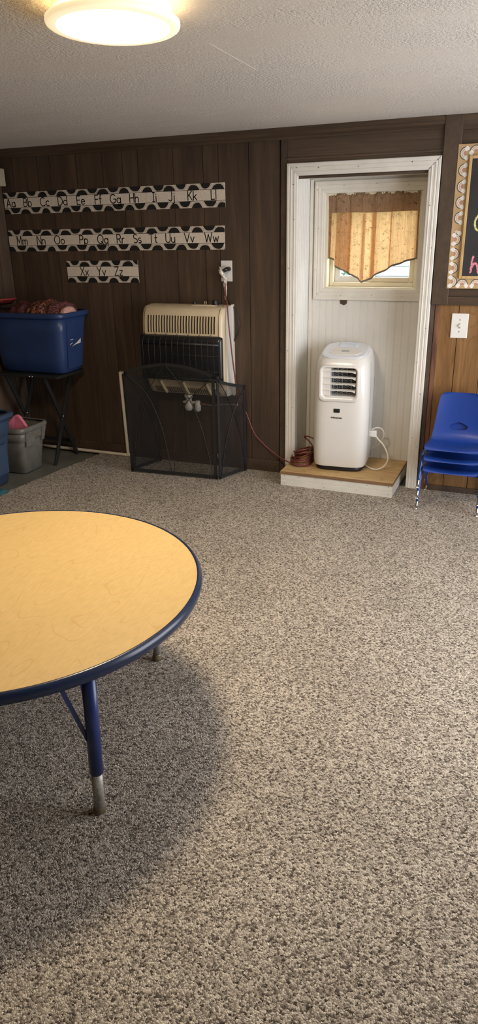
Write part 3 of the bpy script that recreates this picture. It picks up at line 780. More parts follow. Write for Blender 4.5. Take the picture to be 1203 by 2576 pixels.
MB().box(-.0425, .0425, -.007, 0, -.0625, .0625, .003).build('cover_plate', WHITE_PLASTIC, t)
MB().box(-.0055, .0055, -.0078, -.006, -.0125, .0125, .0005).build('toggle_slot', AC_GREY, t)
MB().obox((0, -.010, .002), (1, 0, 0), (0, 1, .45), (0, -.45, 1), .008, .014, .010, .001).build('toggle', WHITE_PLASTIC, t)
for z in (.030, -.030): MB().lathe([(.0028, 0), (.0024, .001)], (0, -.007, z), 10, M=Matrix.Rotation(PI/2, 4, 'X')).build('screw', NAIL, t)

# ------------------------------------------------------------------ wall heater
ht = thing('wall_heater', 'cream wall-mounted gas heater with a black front guard, behind the fire screen', 'heater', (-1.955, 0, .46))
HW = WM(ht)
HX0, HX1 = -2.222, -1.688
def heat_prof(inset=0, lo=None, hi=None):
    P = [(-.012, .465), (-.085, .470), (-.105, .478), (-.160, .575), (-.168, .60), (-.168, .83), (-.164, .90), (-.154, .950), (-.138, .978), (-.112, .992), (-.06, .999), (-.012, 1.0)]
    return P
b = MB(); rings = []
for dx, k in ((0, .80), (.006, .90), (.016, .97), (.03, 1.0)):
    rings.append((HX0+dx, k))
for dx, k in ((.03, 1.0), (.016, .97), (.006, .90), (0, .80)):
    rings.append((HX1-dx, k))
def hring(x, k):
    return [(x, -.012+(y_+.012)*(k if y_ < -.03 else 1), .73+(z-.73)*(1-(1-k)*.10)) for y_, z in heat_prof()]
b.loft([hring(x, k) for x, k in rings])
b.build('heater_body', HEAT_CREAM, ht, world=HW)
b = MB().box(HX1-.014, HX1+.003, -.115, -.0, .478, .992, .006).box(HX1-.004, HX1+.006, -.03, 0, .465, 1.0, .003); b.build('side_panel', HEAT_SIDE, ht, world=HW)
# vent slots
b = MB()
for k in range(25):
    x = -2.168+k*(-1.738+2.168)/24
    pts_ = [(x, -.1695, .847), (x, -.1685, .872), (x, -.1665, .90), (x, -.158, .944)]
    for (p, q) in zip(pts_, pts_[1:]): b.bar(p, q, .0058, .002, up=(0, -1, 0))
b.build('vent_slot', PANEL_GAP, ht, world=HW)
b = MB()
for k in range(25):
    x = -2.168+k*(-1.738+2.168)/24+.0065
    b.bar((x, -.169, .846), (x, -.166, .905), .0025, .003, up=(0, -1, 0)); b.bar((x, -.166, .905), (x, -.157, .946), .0025, .003, up=(0, -1, 0))
b.build('vent_rib', HEAT_CREAM, ht, world=HW)
for x in (-2.196, -1.712):
    b = MB().tube([(x, -.1685, .60), (x, -.1688, .83), (x, -.165, .90), (x, -.155, .95), (x, -.138, .979), (x, -.08, .999)], .0012, 5)
    b.build('seam_line', PANEL_GAP, ht, world=HW)
# black front: shell, hood and burner wall
b = MB()
prof = [(-.17, .567), (-.188, .574), (-.193, .60), (-.193, .80), (-.188, .826), (-.17, .835)]
b.loft([[(x, -.17+(y_+.17)*k, .70+(z-.70)*k2) for y_, z in prof] for x, k, k2 in ((HX0-.002, .3, .93), (HX0+.008, .8, .98), (HX0+.02, 1, 1), (HX1-.02, 1, 1), (HX1-.008, .8, .98), (HX1+.002, .3, .93))])
b.build('front_guard', HEAT_BLACK, ht, world=HW)
b = MB().tube([(HX0+.012, -.197, .790), (HX1-.012, -.197, .790)], .009, 10).tube([(HX0+.012, -.195, .588), (HX1-.012, -.195, .588)], .006, 8)
b.build('guard_rail', BLACK_PLASTIC, ht, world=HW)
b = MB()
for k in range(13):
    x = HX0+.035+k*(HX1-HX0-.07)/12
    b.tube([(x, -.188, .585), (x, -.214, .62), (x, -.216, .78), (x, -.204, .818), (x, -.185, .832)], .0014, 5, sub=3)
for k in range(7):
    x = HX0+.036+k*(HX1-HX0-.10)/6
    b.tube([(x-.010, -.190, .826), (x, -.188, .845), (x+.010, -.190, .826)], .0014, 5, sub=4)
for z in (.64, .73): b.tube([(HX0+.01, -.214, z), (HX1-.01, -.214, z)], .0012, 5)
b.build('wire_guard', BLACK_METAL, ht, world=HW)
# lower slanted grille: slots and three ridges
b = MB(); d = Vector((0, .055, -.097)).normalized()
def low(x, s_, out=.002):
    p = Vector((x, -.160, .575)) + d*s_*.112; return p+Vector((0, -.87, -.49))*out
k = 0; x = -2.165
while x < -1.735:
    if min(abs(x-q) for q in (-2.108, -1.955, -1.800)) > .014: MB().bar(low(x, .60, .0012), low(x+.006, .96, .0012), .004, .002, up=(0, -.87, -.49)).build('lower_slot', PANEL_GAP, ht, world=HW)
    x += .0132
for x in (-2.115, -1.962, -1.808):
    b = MB().tube([low(x, .12, .0), low(x+.004, .25, .006), low(x+.012, .7, .008), low(x+.018, .98, .004)], lambda t: .009*(.5+.5*min(1, 4*t)), 8, sub=4)
    b.build('ridge', HEAT_CREAM, ht, world=HW)
# control plate and knobs
b = MB().loft([[(x-1.84, y_-.072, .9955+dz) for x, y_ in superrect(.083+e, .024+e, 28, 3.5)] for dz, e in ((-.006, .002), (.004, .001), (.006, -.001))]); b.build('control_plate', HEAT_CREAM, ht, world=HW)
for x, r, hh in ((-1.905, .011, .016), (-1.770, .019, .028)):
    b = MB().lathe([(r*1.08, 0), (r, .004), (r*.94, hh-.003), (r*.85, hh)], (x, -.07, 1.000), 20); b.build('control_knob', BLACK_PLASTIC, ht, world=HW)
b = MB()
for x in (-1.838, -1.828): b.tube([(x, -.07, 1.0), (x, -.07, 1.02)], .002, 6)
b.build('igniter_pin', HEAT_CREAM, ht, world=HW)
# gas regulator and supply line
b = MB().lathe([(.010, -.05), (.022, -.046), (.028, -.03), (.028, -.012), (.018, 0), (.018, .03), (.026, .034), (.026, .05)], (-1.955, -.10, .420), 14)
b.lathe([(.012, -.035), (.018, -.03), (.02, .0), (.014, .03)], (-1.895, -.10, .405), 12).box(-1.99, -1.90, -.112, -.088, .418, .43, .003)
b.lathe([(.020, 0), (.020, .016)], (-1.905, -.10, .385), 8, M=Matrix.Rotation(PI/2, 4, 'Y'))
b.build('gas_regulator', HEAT_SIDE, ht, world=HW)
b = MB().tube([(-1.90, -.10, .416), (-1.868, -.10, .416), (-1.84, -.10, .417)], .006, 8); b.build('red_coupling', RED_CORD, ht, world=HW)
b = MB().tube([(-1.84, -.10, .417), (-1.80, -.098, .413), (-1.72, -.09, .424), (-1.66, -.09, .425), (-1.638, -.09, .418), (-1.637, -.09, .435)], .0045, 8, sub=4); b.build('gas_line', STEEL, ht, world=HW)
b = MB().tube([(-1.742, -.022, 1.165), (-1.733, -.012, 1.10), (-1.716, -.014, 1.035), (-1.673, -.012, .969), (-1.652, -.010, .902), (-1.655, -.010, .856), (-1.676, -.012, .805), (-1.690, -.012, .775)], .0035, 8, sub=5)
b.build('power_cord', BLACK_PLASTIC, ht, world=HW)

# ------------------------------------------------------------------ white gas pipe by the skirting
b = MB().tube([(-2.475, .0, .556), (-2.475, -.022, .556), (-2.474, -.034, .545), (-2.468, -.035, .30), (-2.462, -.035, .048), (-2.466, -.035, .018), (-2.50, -.035, .0115), (-3.20, -.035, .0115)], .0105, 10, sub=4)
tag(b.build('gas_pipe', PIPE_WHITE), 'cream painted pipe running along the skirting and up beside the fire screen', 'pipe')

# ------------------------------------------------------------------ fire screen
fs = thing('fire_screen', 'black three-panel mesh fire screen with crossed rods, standing before the heater', 'fire screen', (-1.99, -.29, 0))
FW = WM(fs)
A = Vector((-2.275, -.308, 0)); Bp = Vector((-1.700, -.268, 0)); R_ = Vector((-1.603, -.044, 0)); Lf = Vector((-2.20, -.045, 0))
def panel(name, p, q, top, rods, gap):
    """panel between floor points p, q; top(u) = height"""
    p = Vector(p); q = Vector(q); d = (q-p).normalized(); ln = (q-p).length
    p = p+d*gap; ln -= 2*gap; nrm = d.cross(Vector((0, 0, 1)))
    P = lambda u, z: p+d*(u*ln)+Vector((0, 0, z))
    w = .019; b = MB()
    b.bar(P(0, .004)+d*w/2, P(0, top(0))+d*w/2, .005, w, up=tuple(d)); b.bar(P(1, .004)-d*w/2, P(1, top(1))-d*w/2, .005, w, up=tuple(d))
    b.bar(P(0, .018), P(1, .018), .005, w)
    n = 24
    lo = [P(k/n, top(k/n)-w) for k in range(n+1)]; hi = [P(k/n, top(k/n)) for k in range(n+1)]
    for k in range(n):
        b.prism([lo[k]-nrm*.0025, lo[k+1]-nrm*.0025, hi[k+1]-nrm*.0025, hi[k]-nrm*.0025], nrm*.005)
    fr = b.build('screen_frame', BLACK_METAL, fs, world=FW)
    b = MB().grid(lambda u, v: P(.01+.98*u, .012+(top(u)-.02)*v), 20, 6)
    b.build('wire_mesh', NET, fs, world=FW)
    for rd in rods:
        b = MB(); pts_ = [P(u, z)-nrm*(-.007) for u, z in rd]
        b.tube(pts_, .0027, 4, sub=14, twist=.9); b.build('twisted_rod', BLACK_METAL, fs, world=FW)
    return P
ct = lambda u: .628+.062*(1-(2*u-1)**2)
panel('center', A, Bp, ct, [
    [(.03, .615), (.25, .50), (.40, .30), (.485, .03)], [(.97, .61), (.70, .47), (.56, .30), (.515, .03)],
    [(.47, .685), (.68, .53), (.84, .33), (.965, .03)], [(.47, .685), (.28, .53), (.13, .33), (.035, .03)]], .0)
st_ = lambda u: .625-.085*(u**.62)
panel('right', Bp+Vector((.012, -.002, 0)), R_, st_, [[(.06, .60), (.42, .46), (.74, .28), (.93, .03)], [(.94, .52), (.55, .40), (.25, .22), (.07, .03)]], .0)
panel('left', A+Vector((-.0, .012, 0)), Lf, st_, [[(.06, .60), (.42, .46), (.74, .28), (.93, .03)], [(.94, .52), (.55, .40), (.25, .22), (.07, .03)]], .0)
for z in (.12, .5):
    b = MB().tube([Bp+Vector((.006, .0, z)), Bp+Vector((.006, .0, z+.05))], .006, 8); b.build('hinge', BLACK_METAL, fs, world=FW)

# ------------------------------------------------------------------ platform in the doorway
pf = thing('doorway_platform', 'low white-sided platform with bare plywood top in the old doorway', 'platform', (-.99, 0, 0))
PW = WM(pf)
b = MB().box(-1.315, -.657, -.222, 0, .069, .087, .001, 1); b.box(-1.292, -.657, -.002, .212, .069, .087, .001, 1)
b.build('plywood_top', [PLY, PLYEDGE], pf, world=PW)
b = MB().box(-1.316, -.656, -.2235, -.2222, .0695, .0865); b.box(-.657, -.6558, -.222, .212, .0695, .0865); b.build('plywood_edge', PLYEDGE, pf, world=PW)
b = MB()
prof = [(-.218, 0), (-.218, .03), (-.2165, .031), (-.218, .033), (-.218, .036), (-.2165, .037), (-.218, .039), (-.218, .069), (-.20, .069), (-.20, 0)]
b.prism([(-1.313, y_, z) for y_, z in prof], (.654, 0, 0)); b.build('front_board', WHITE_TRIM, pf, world=PW)
b = MB().box(-.676, -.660, -.20, .205, 0, .069, .001, 1); b.build('side_board', WHITE_TRIM, pf, world=PW)
for x, z in ((-1.29, .06), (-1.2, .058), (-1.1, .062), (-.95, .06), (-.80, .058), (-.68, .06), (-1.29, .015), (-1.05, .013), (-.68, .016), (-.86, .022)):
    MB().lathe([(.002, 0), (.002, .002)], (x, -.218, z), 6, M=Matrix.Rotation(PI/2, 4, 'X')).build('nail_head', NAIL, pf, world=PW)

# ------------------------------------------------------------------ portable air conditioner
AZ = .087; TH = math.atan2(.019, .228)
ac = thing('portable_air_conditioner', 'white portable air conditioner standing on the plywood platform', 'air conditioner', (-1.012, .034, AZ), TH); ac.scale = (1.06, 1.12, 1.005)
def acring(a, bb, z, tilt, e=5.0, n=56, cy=0):
    return [(x, y_+cy, z-AZ+.19*y_*tilt) for x, y_ in superrect(a, bb, n, e)]
b = MB().loft([acring(.128, .126, AZ, 0), acring(.132, .130, AZ+.004, 0), acring(.132, .130, AZ+.028, 0)]); b.build('base', BLACK_PLASTIC, ac)
b = MB().loft([acring(.134, .132, .112, 0), acring(.142, .140, .116, 0), acring(.146, .145, .135, 0), acring(.149, .149, .22, 0), acring(.151, .151, .40, 0), acring(.150, .151, .56, .0),
               acring(.147, .149, .64, .15), acring(.143, .145, .69, .45), acring(.137, .140, .722, .75, 4.6), acring(.130, .133, .743, .95, 4.2), acring(.122, .126, .754, 1, 3.9)])
body = b.build('body', AC_WHITE, ac)
gx0, gx1, gz0, gz1 = -.093, .085, .523-AZ, .685-AZ
def rr(x0, x1, z0, z1, r, y_, n=6):
    P = []
    for cx, cz, a0 in ((x1-r, z1-r, 0), (x0+r, z1-r, 90), (x0+r, z0+r, 180), (x1-r, z0+r, 270)):
        for k in range(n+1):
            a = math.radians(a0+90*k/n); P.append((cx+r*math.cos(a), y_, cz+r*math.sin(a)))
    return P
cut(body, MB().prism(rr(gx0, gx1, gz0, gz1, .020, -.20), (0, .125, 0)))
for p in body.data.polygons: p.use_smooth = True
try: body.data.set_sharp_from_angle(angle=math.radians(35))
except Exception: pass
# raised bezel round the outlet
b = MB(); o1 = rr(-.112, .100, .497-AZ, .696-AZ, .030, -.1535); o2 = rr(-.109, .097, .500-AZ, .693-AZ, .028, -.1565); i2 = rr(gx0-.003, gx1+.003, gz0-.003, gz1+.003, .022, -.1560); i3 = rr(gx0+.001, gx1-.001, gz0+.001, gz1-.001, .020, -.147)
o0 = rr(-.113, .101, .496-AZ, .697-AZ, .030, -.140)
b.loft([o0, o1, o2, i2, i3], capb=False, capt=False); b.build('outlet_bezel', AC_WHITE, ac)
b = MB().box(gx0-.004, gx1+.004, -.080, -.078, gz0-.004, gz1+.004)
b.build('outlet_back', BLACK_PLASTIC, ac)
b = MB().box(gx0-.002, gx0+.0405, -.146, -.079, gz0, gz1, .002); b.box(gx0, gx1, -.146, -.08, gz0-.001, gz0+.006)
b.build('outlet_liner', AC_WHITE, ac)
b = MB()
for k in range(6):
    x = gx0+.046+k*.0245; b.box(x-.0018, x+.0018, -.092, -.084, gz0, gz1)
for k in range(16):
    z = gz0+.006+k*.0101
    for q in range(5):
        x = gx0+.0585+q*.0245
        b.box(x-.0075, x-.0015, -.087, -.085, z, z+.0045); b.box(x+.001, x+.007, -.087, -.085, z+.003, z+.0075)
b.build('inner_grille', AC_GREY, ac)
for z in (.664, .630, .594, .559):
    zz = z-AZ
    b = MB().prism([(gx0+.006, -.150, zz+.003), (gx1-.004, -.150, zz+.003), (gx1-.004, -.150, zz-.009), (gx1-.012, -.150, zz-.008), (gx1-.022, -.150, zz-.0015), (gx0+.006, -.150, zz-.0015)], (0, .004, 0))
    b.obox(((gx0+gx1)/2+.001, -.140, zz+.003), (1, 0, 0), (0, 1, .22), (0, -.22, 1), gx1-gx0-.010, .020, .0032, .001)
    b.build('louver', AC_WHITE, ac)
# top control panel, inner panel, display
b = MB().loft([acring(.121, .125, .7545, 1, 3.7), acring(.119, .123, .7575, 1, 3.6), acring(.110, .114, .7590, 1, 3.3)]); b.build('top_panel', AC_TOP, ac)
TI = lambda x, y_, h=0: (x, y_, .7595-AZ+.19*y_+h)
def top_shape(P, h0, h1): return MB().loft([[TI(x, y_, h0) for x, y_ in P], [TI(x, y_, h1) for x, y_ in P]], smooth=False)
P = [(x+.002, max(-.076, y_-.028)) for x, y_ in superrect(.088, .050, 40, 2.6)]
top_shape(P, -.001, .0012).build('control_panel', AC_WHITE, ac)
top_shape(superrect(.021, .011, 20, 5, .001, -.026), .001, .0020).build('display', AC_GREY, ac)
b = MB()
for (x, y_) in (((-.057, -.026), (-.045, -.026), (-.033, -.026), (.034, -.026), (.046, -.026), (.058, -.026), (.068, -.024))):
    MB().poly([TI(x+.0022*math.cos(2*PI*j/8), y_+.0022*math.sin(2*PI*j/8), .0018) for j in range(8)]).build('button_mark', AC_GREY, ac)
b = MB()
for k in range(6):
    y_ = .052+k*.011
    b.tube([TI(x_, y_-abs(x_)**2*2.2, .0006) for x_ in [-.052+.104*j/10 for j in range(11)]], .0012, 5)
b.build('top_vent_line', AC_TOP, ac)
b = MB().prism(rr(-.0285, .0045, .4365-AZ, .4585-AZ, .004, -.1530), (0, .004, 0)); b.build('sensor_window', BLACK_PLASTIC, ac)
cu = bpy.data.curves.new('logo', 'FONT'); cu.body = 'Hisense'; cu.size = .0155; cu.offset = .0003; cu.extrude = .0004
to_ = bpy.data.objects.new('logo', cu); C.objects.link(to_); bpy.context.view_layer.update()
me = bpy.data.meshes.new_from_object(to_.evaluated_get(bpy.context.evaluated_depsgraph_get())); bpy.data.objects.remove(to_)
lx = [v.co.x for v in me.vertices]; sx = .057/(max(lx)-min(lx)); x0_ = min(lx)
for v in me.vertices: v.co = Vector((-.0405+(v.co.x-x0_)*sx, -.1525-v.co.z, .4035-AZ+v.co.y*.82))
me.materials.clear(); me.materials.append(INK)
lo_ = bpy.data.objects.new('logo', me); C.objects.link(lo_); lo_.parent = ac
# side seams, recessed strip on the right side
b = MB().tube([(.1508, -.075, .13-AZ), (.1512, -.075, .40-AZ), (.149, -.07, .60-AZ), (.142, -.05, .70-AZ)], .0011, 5, sub=4)
b.tube([(.1513, .05, .13-AZ), (.1518, .05, .40-AZ), (.150, .05, .60-AZ)], .0011, 5, sub=4); b.build('side_seam', AC_GREY, ac)
# plug holder and white mains lead
AM = WM(ac)
b = MB().box(-.862, -.850, -.035, .075, .274, .312, .002); b.build('plug_holder', CLEAR_WRAP, ac, world=AM)
b = MB().box(-.852, -.812, .015, .038, .272, .308, .004); b.box(-.849, -.817, .013, .016, .277, .303, .0005)
b.build('plug', WHITE_PLASTIC, ac, world=AM)
b = MB().tube([(-.815, .026, .277), (-.800, .018, .262), (-.765, .002, .235), (-.738, -.008, .19), (-.732, -.012, .15), (-.752, -.02, .112), (-.79, -.03, .0935), (-.83, -.018, .0930), (-.862, .01, .098), (-.885, .03, .11)], .0044, 8, sub=6)
b.tube([(-.848, .055, .303), (-.83, .075, .312), (-.80, .095, .305), (-.786, .105, .275), (-.795, .12, .235), (-.825, .14, .19), (-.86, .15, .165), (-.875, .15, .16)], .0044, 8, sub=6)
b.build('mains_lead', WHITE_CORD, ac, world=AM)

# ------------------------------------------------------------------ red extension cord: plug, drop behind the screen, coil on the platform
ec = thing('extension_cord', 'brick red extension cord hanging from the outlet and coiled beside the air conditioner', 'extension cord', (-1.24, -.02, .087))
EW = WM(ec)
b = MB().tube([(-1.705, -.010, 1.195), (-1.708, -.04, 1.195), (-1.722, -.055, 1.185)], lambda t: .013-.003*t, 10); b.build('plug', BLACK_PLASTIC, ec, world=EW)
b = MB(); rn = random.Random(5); P = [Vector((-1.742, -.045, 1.192)), Vector((-1.726, -.055, 1.165)), Vector((-1.712, -.055, 1.14)), Vector((-1.710, -.06, 1.105)), Vector((-1.703, -.07, 1.06)), Vector((-1.699, -.08, 1.035))]
rings = []
for i, p in enumerate(catmull(P, 4)):
    rr_ = .0165-.0115*(i/20); rings.append([p+Vector((rr_*math.cos(2*PI*k/9)*rn.uniform(.7, 1.15), rr_*math.sin(2*PI*k/9)*rn.uniform(.7, 1.1), rn.uniform(-.003, .003))) for k in range(9)])
b.loft(rings, smooth=False); b.poly([(-1.750, -.05, 1.207), (-1.742, -.05, 1.210), (-1.728, -.056, 1.186), (-1.735, -.056, 1.18)])
b.build('plastic_wrap', CLEAR_WRAP, ec, world=EW)['label'] = 'crumpled clear plastic wrapped round the plug'
b = MB()
path = [(-1.712, -.055, 1.16), (-1.702, -.075, 1.07), (-1.678, -.11, 1.005), (-1.664, -.128, .905), (-1.652, -.13, .79), (-1.645, -.118, .67), (-1.640, -.09, .54), (-1.634, -.06, .455), (-1.618, -.032, .39), (-1.603, -.028, .36), (-1.552, -.03, .242), (-1.50, -.035, .19), (-1.448, -.042, .152), (-1.40, -.055, .128), (-1.358, -.075, .115), (-1.30, -.10, .103), (-1.25, -.115, .098)]
b.tube(path, .0042, 8, sub=6)
# coil: nested loops leaning on one another
rn = random.Random(8); pts_ = []
n_loop = 9
for i in range(n_loop*14+1):
    a = 2*PI*i/14; lp = i/14
    rx = .073+.006*math.sin(lp*2.3)-.0012*lp; ry = .112+.012*math.sin(lp*1.7+1)-.002*lp
    cx = -1.236+.006*math.sin(lp*3.1); cy = -.020+.012*lp*.35
    lift = .0055*lp
    z = .0925+lift+(.055*(lp/n_loop))*(0.5+.5*math.sin(a+.9*math.sin(lp)))+rn.uniform(-.002, .002)
    pts_.append((cx+rx*math.sin(a)*1.0, cy-ry*math.cos(a), max(.092, z)))
pts_ = [(-1.25, -.115, .098)] + pts_[2:]
pts_ += [(-1.205, .05, .165), (-1.235, .085, .190), (-1.262, .09, .208), (-1.262, .075, .222), (-1.23, .062, .226), (-1.20, .06, .215), (-1.182, .055, .19), (-1.178, .06, .17), (-1.19, .07, .20), (-1.185, .075, .23), (-1.168, .08, .243)]
b.tube([(max(-1.287 if p[1] > -.01 else -1.4, min(-1.186, p[0])), p[1], p[2]) for p in pts_], .0042, 7, sub=3)
b.build('cord', RED_CORD, ec, world=EW)

# ------------------------------------------------------------------ stack of preschool chairs
def shell_pt(u, v):
    """u across -1..1, v along the profile 0..1: seat front to top of back"""
    prof = [(-.168, .210), (-.161, .2145), (-.13, .216), (-.07, .207), (-.01, .202), (.035, .207), (.062, .228), (.077, .265), (.088, .32), (.098, .38), (.106, .430), (.110, .458)]
    n = len(prof)-1; f = v*n; i = min(int(f), n-1); t = f-i
    p = [Vector((0, a, z)) for a, z in prof]
    p0 = p[max(0, i-1)]; p1 = p[i]; p2 = p[i+1]; p3 = p[min(n, i+2)]
    q = .5*((2*p1)+(p2-p0)*t+(2*p0-5*p1+4*p2-p3)*t*t+(3*p1-p0-3*p2+p3)*t**3)
    hw = .134 + .006*math.sin(min(1, v/.45)*PI) - .030*max(0, (v-.5)/.5)**1.1
    # rounded corners at the top of the back and at the seat front
    if v > .9: hw *= math.sqrt(max(0, 1-((v-.9)/.1)**2))*.28+.72
    if v < .08: hw *= .90+.10*math.sqrt(max(0, 1-((.08-v)/.08)**2))
    x = u*hw
    dish = (u*u)
    if v < .45: q.z += .012*dish*(1 if v > .1 else v/.1)
    else: q.y -= .016*dish
    return Vector((x, q.y, q.z))
def make_chair(label):
    t = thing('preschool_chair', label, 'chair', (0, 0, 0), 0, 'blue chairs stacked by the oak panelling')
    b = MB().grid(lambda u, v: shell_pt(2*u-1, v), 22, 44)
    o = b.build('seat_shell', BLUE_CHAIR, t, solid=.0055)
    bpy.context.view_layer.update(); apply_mods(o)
    hp = []
    for k in range(28):
        a = 2*PI*k/28; c, s_ = math.cos(a), math.sin(a)
        hp.append((.048*c, -.05, .281+(.024*s_*(1-.42*abs(c)) if s_ > 0 else -.018*abs(s_)**.75)))
    cut(o, MB().prism(hp, (0, .30, 0)))
    for p in o.data.polygons: p.use_smooth = True
    try: o.data.set_sharp_from_angle(angle=math.radians(40))
    except Exception: pass
    b = MB().tube([(-.11, -.105, .196), (.11, -.105, .196)], .0062, 8).tube([(-.11, .045, .193), (.11, .045, .193)], .0062, 8).box(-.02, .02, -.10, .04, .190, .197, .001)
    b.build('under_frame', BLUE_TUBE, t)
    for sx in (-1, 1):
        for (yt, yb, xt) in ((-.105, -.166, .157), (.045, .149, .155)):
            P = [(sx*.100, yt, .196), (sx*.137, yt-.001, .192), (sx*.1495, yt+(yb-yt)*.10, .174), (sx*.1515, yt+(yb-yt)*.28, .14), (sx*xt*.98, yb*.97+yt*.03, .03)]
            l = MB().tube(P, .0064, 10, sub=5).build('leg', BLUE_TUBE, t)
            g = MB()
            a = Vector((sx*xt*.98, yb*.97+yt*.03, .03)); up = (Vector(P[3])-a).normalized()
            g.tube([a-up*.012, a+up*.010], .0074, 14)
            g.lathe([(.004, .006), (.006, .018)], (sx*xt, yb, 0), 10).lathe([(.0110, .0), (.0115, .002), (.0095, .005), (.0045, .008)], (sx*xt, yb, 0), 16)
            g.build('glide', STEEL, l, smooth=False)['label'] = 'chrome glide'
    return t
def dup_tree(o, parent=None):
    c = o.copy(); C.objects.link(c)
    if parent is not None: c.parent = parent
    for ch in [x for x in bpy.data.objects if x.parent == o]: dup_tree(ch, c)
    return c
CH = (-.349, -.168)
ch0 = make_chair('blue plastic preschool chair at the bottom of the stack, standing on the carpet')
ch0.location = (*CH, 0)
ch1 = dup_tree(ch0); ch1.location = (CH[0], CH[1]-.006, .062); ch1['label'] = 'blue plastic preschool chair in the middle of the stack of three'
ch2 = dup_tree(ch0); ch2.location = (CH[0], CH[1]-.012, .124); ch2['label'] = 'topmost blue preschool chair of the stack, its back fully in view'

# ------------------------------------------------------------------ chalkboard with rainbow border
cb = thing('chalkboard', 'black chalkboard with pine frame and rainbow paper border, partly in view', 'chalkboard', (-.484, -.022, 1.105))
CBW, CBH, BW_ = 1.10, .660, .057
MB().box(0, CBW, -.002, .0, 0, CBH).box(.05, CBW-.05, -.006, 0, .05, CBH-.05).build('border_card', KRAFT, cb)
b = MB()
for q in ((BW_, BW_+.013, BW_-.009, CBH-BW_+.005), (CBW-BW_-.013, CBW-BW_, BW_-.009, CBH-BW_+.005), (BW_+.013, CBW-BW_-.013, BW_-.009, BW_+.004), (BW_+.013, CBW-BW_-.013, CBH-BW_-.008, CBH-BW_+.005)):
    b.box(q[0], q[1], -.016, 0, q[2], q[3], .002)
b.build('board_frame', BOARD_FRAME, cb)
MB().box(BW_+.01, CBW-BW_-.01, -.009, 0, BW_, CBH-BW_).build('writing_surface', CHALKBOARD, cb)
b = MB()
def rainbow(b, cx, cz, ang, frac=1.0):
    def T(x, y_, d):
        ca, sa = math.cos(ang), math.sin(ang); return Vector((cx+x*ca-y_*sa, -.002-d, cz+x*sa+y_*ca))
    def ringseg(r0, r1, mi, d, a0=0, a1=180):
        n = 14
        for k in range(n):
            t0 = math.radians(a0+(a1-a0)*k/n); t1 = math.radians(a0+(a1-a0)*(k+1)/n)
            b.poly([T(r0*math.cos(t0), r0*math.sin(t0), d), T(r1*math.cos(t0), r1*math.sin(t0), d), T(r1*math.cos(t1), r1*math.sin(t1), d), T(r0*math.cos(t1), r0*math.sin(t1), d)], mi)
    a0 = 0 if frac == 1 else 118
    for i, (r0, r1, mi) in enumerate(((.0245, .0290, 0), (.0195, .0245, 1), (.0165, .0195, 2), (.0110, .0165, 1), (.0, .0110, 3))): ringseg(r0, r1, mi, .0003, a0)
    q = 0
    for sx in ((-1, 1) if frac == 1 else (-1,)):
        for (ox, oy, r) in ((sx*.0165, -.003, .0075), (sx*.0245, -.005, .0070), (sx*.0200, -.0095, .0070), (sx*.0205, .001, .0065)):
            q += 1
            b.poly([T(ox+r*math.cos(2*PI*k/12), oy+r*math.sin(2*PI*k/12), .0006+.00005*q) for k in range(12)], 4)
for z in (.620, .547, .475, .403, .333): rainbow(b, .036, z, PI/2)
rainbow(b, .036, .283, PI/2, .5)
for z in (.234, .166, .099, .033): rainbow(b, .020, z, -PI/2)
x = .075
while x < CBW-.05: rainbow(b, x, .018, 0); x += .068
x = .082
while x < CBW-.05: rainbow(b, x, CBH-.034, 0); x += .072
for k in range(8): rainbow(b, CBW-.034, .602-k*.0725, -PI/2)
b.build('rainbow_print', [RB_DARK, RB_CREAM, RB_TAN, RB_PINK, CLOUD], cb)
def chalk(mat, strokes, w):
    b = MB(); rn = random.Random(2); lv = 0
    for s_ in strokes:
        P = catmull([Vector((p[0], p[1], 0)) for p in s_], 6) if len(s_) > 2 else [Vector((s_[0][0]+(s_[1][0]-s_[0][0])*k/8, s_[0][1]+(s_[1][1]-s_[0][1])*k/8, 0)) for k in range(9)]
        for p in P:
            for q in range(3):
                lv += 1; r = w*rn.uniform(.30, .5); x, y_ = p.x+rn.uniform(-1, 1)*w*.18, p.y+rn.uniform(-1, 1)*w*.18; a0 = rn.uniform(0, 6)
                b.poly([(x+r*rn.uniform(.7, 1.1)*math.cos(2*PI*k/7+a0), -.0092-.000006*lv, y_+r*rn.uniform(.7, 1.1)*math.sin(2*PI*k/7+a0)) for k in range(7)])
    b.build('chalk_letter', mat, cb)
# lettering positions on the board (x from its left edge, z from its lower edge)
chalk(CH_PINK, [[(.116, .152), (.1125, .115), (.1115, .078)], [(.114, .103), (.126, .120), (.138, .115), (.144, .096), (.146, .078)]], .011)
chalk(CH_YEL, [[(.150, .352), (.131, .350), (.116, .332), (.110, .312), (.113, .290), (.124, .276), (.150, .270)]], .010)
chalk(CH_BLUE, [[(.104, .526), (.112, .500)], [(.112, .500), (.122, .530)]], .006)

# ------------------------------------------------------------------ round activity table
TC = Vector((-1.331, -2.534, 0)); TR, TZ = .548, .480
tb = thing('activity_table', 'round maple-topped kids activity table with navy edge and blue legs', 'table', (TC.x, TC.y, 0))
b = MB().lathe([(TR, TZ-.020), (TR, TZ-.001), (TR-.001, TZ)], (0, 0, 0), 96); b.build('table_top', MAPLE, tb)
b = MB()
prof = [(TR-.004, TZ-.030), (TR+.004, TZ-.033), (TR+.010, TZ-.029), (TR+.014, TZ-.018), (TR+.013, TZ-.008), (TR+.008, TZ-.001), (TR+.003, TZ+.0012), (TR, TZ+.0004), (TR-.003, TZ-.004)]
b.lathe(prof+[prof[0]], (0, 0, 0), 128, capb=False, capt=False); b.build('edge_band', BLUE_EDGE, tb)
b = MB().lathe([(TR-.004, TZ-.030), (TR-.004, TZ-.020)], (0, 0, 0), 96); b.build('underside', PLYEDGE, tb)
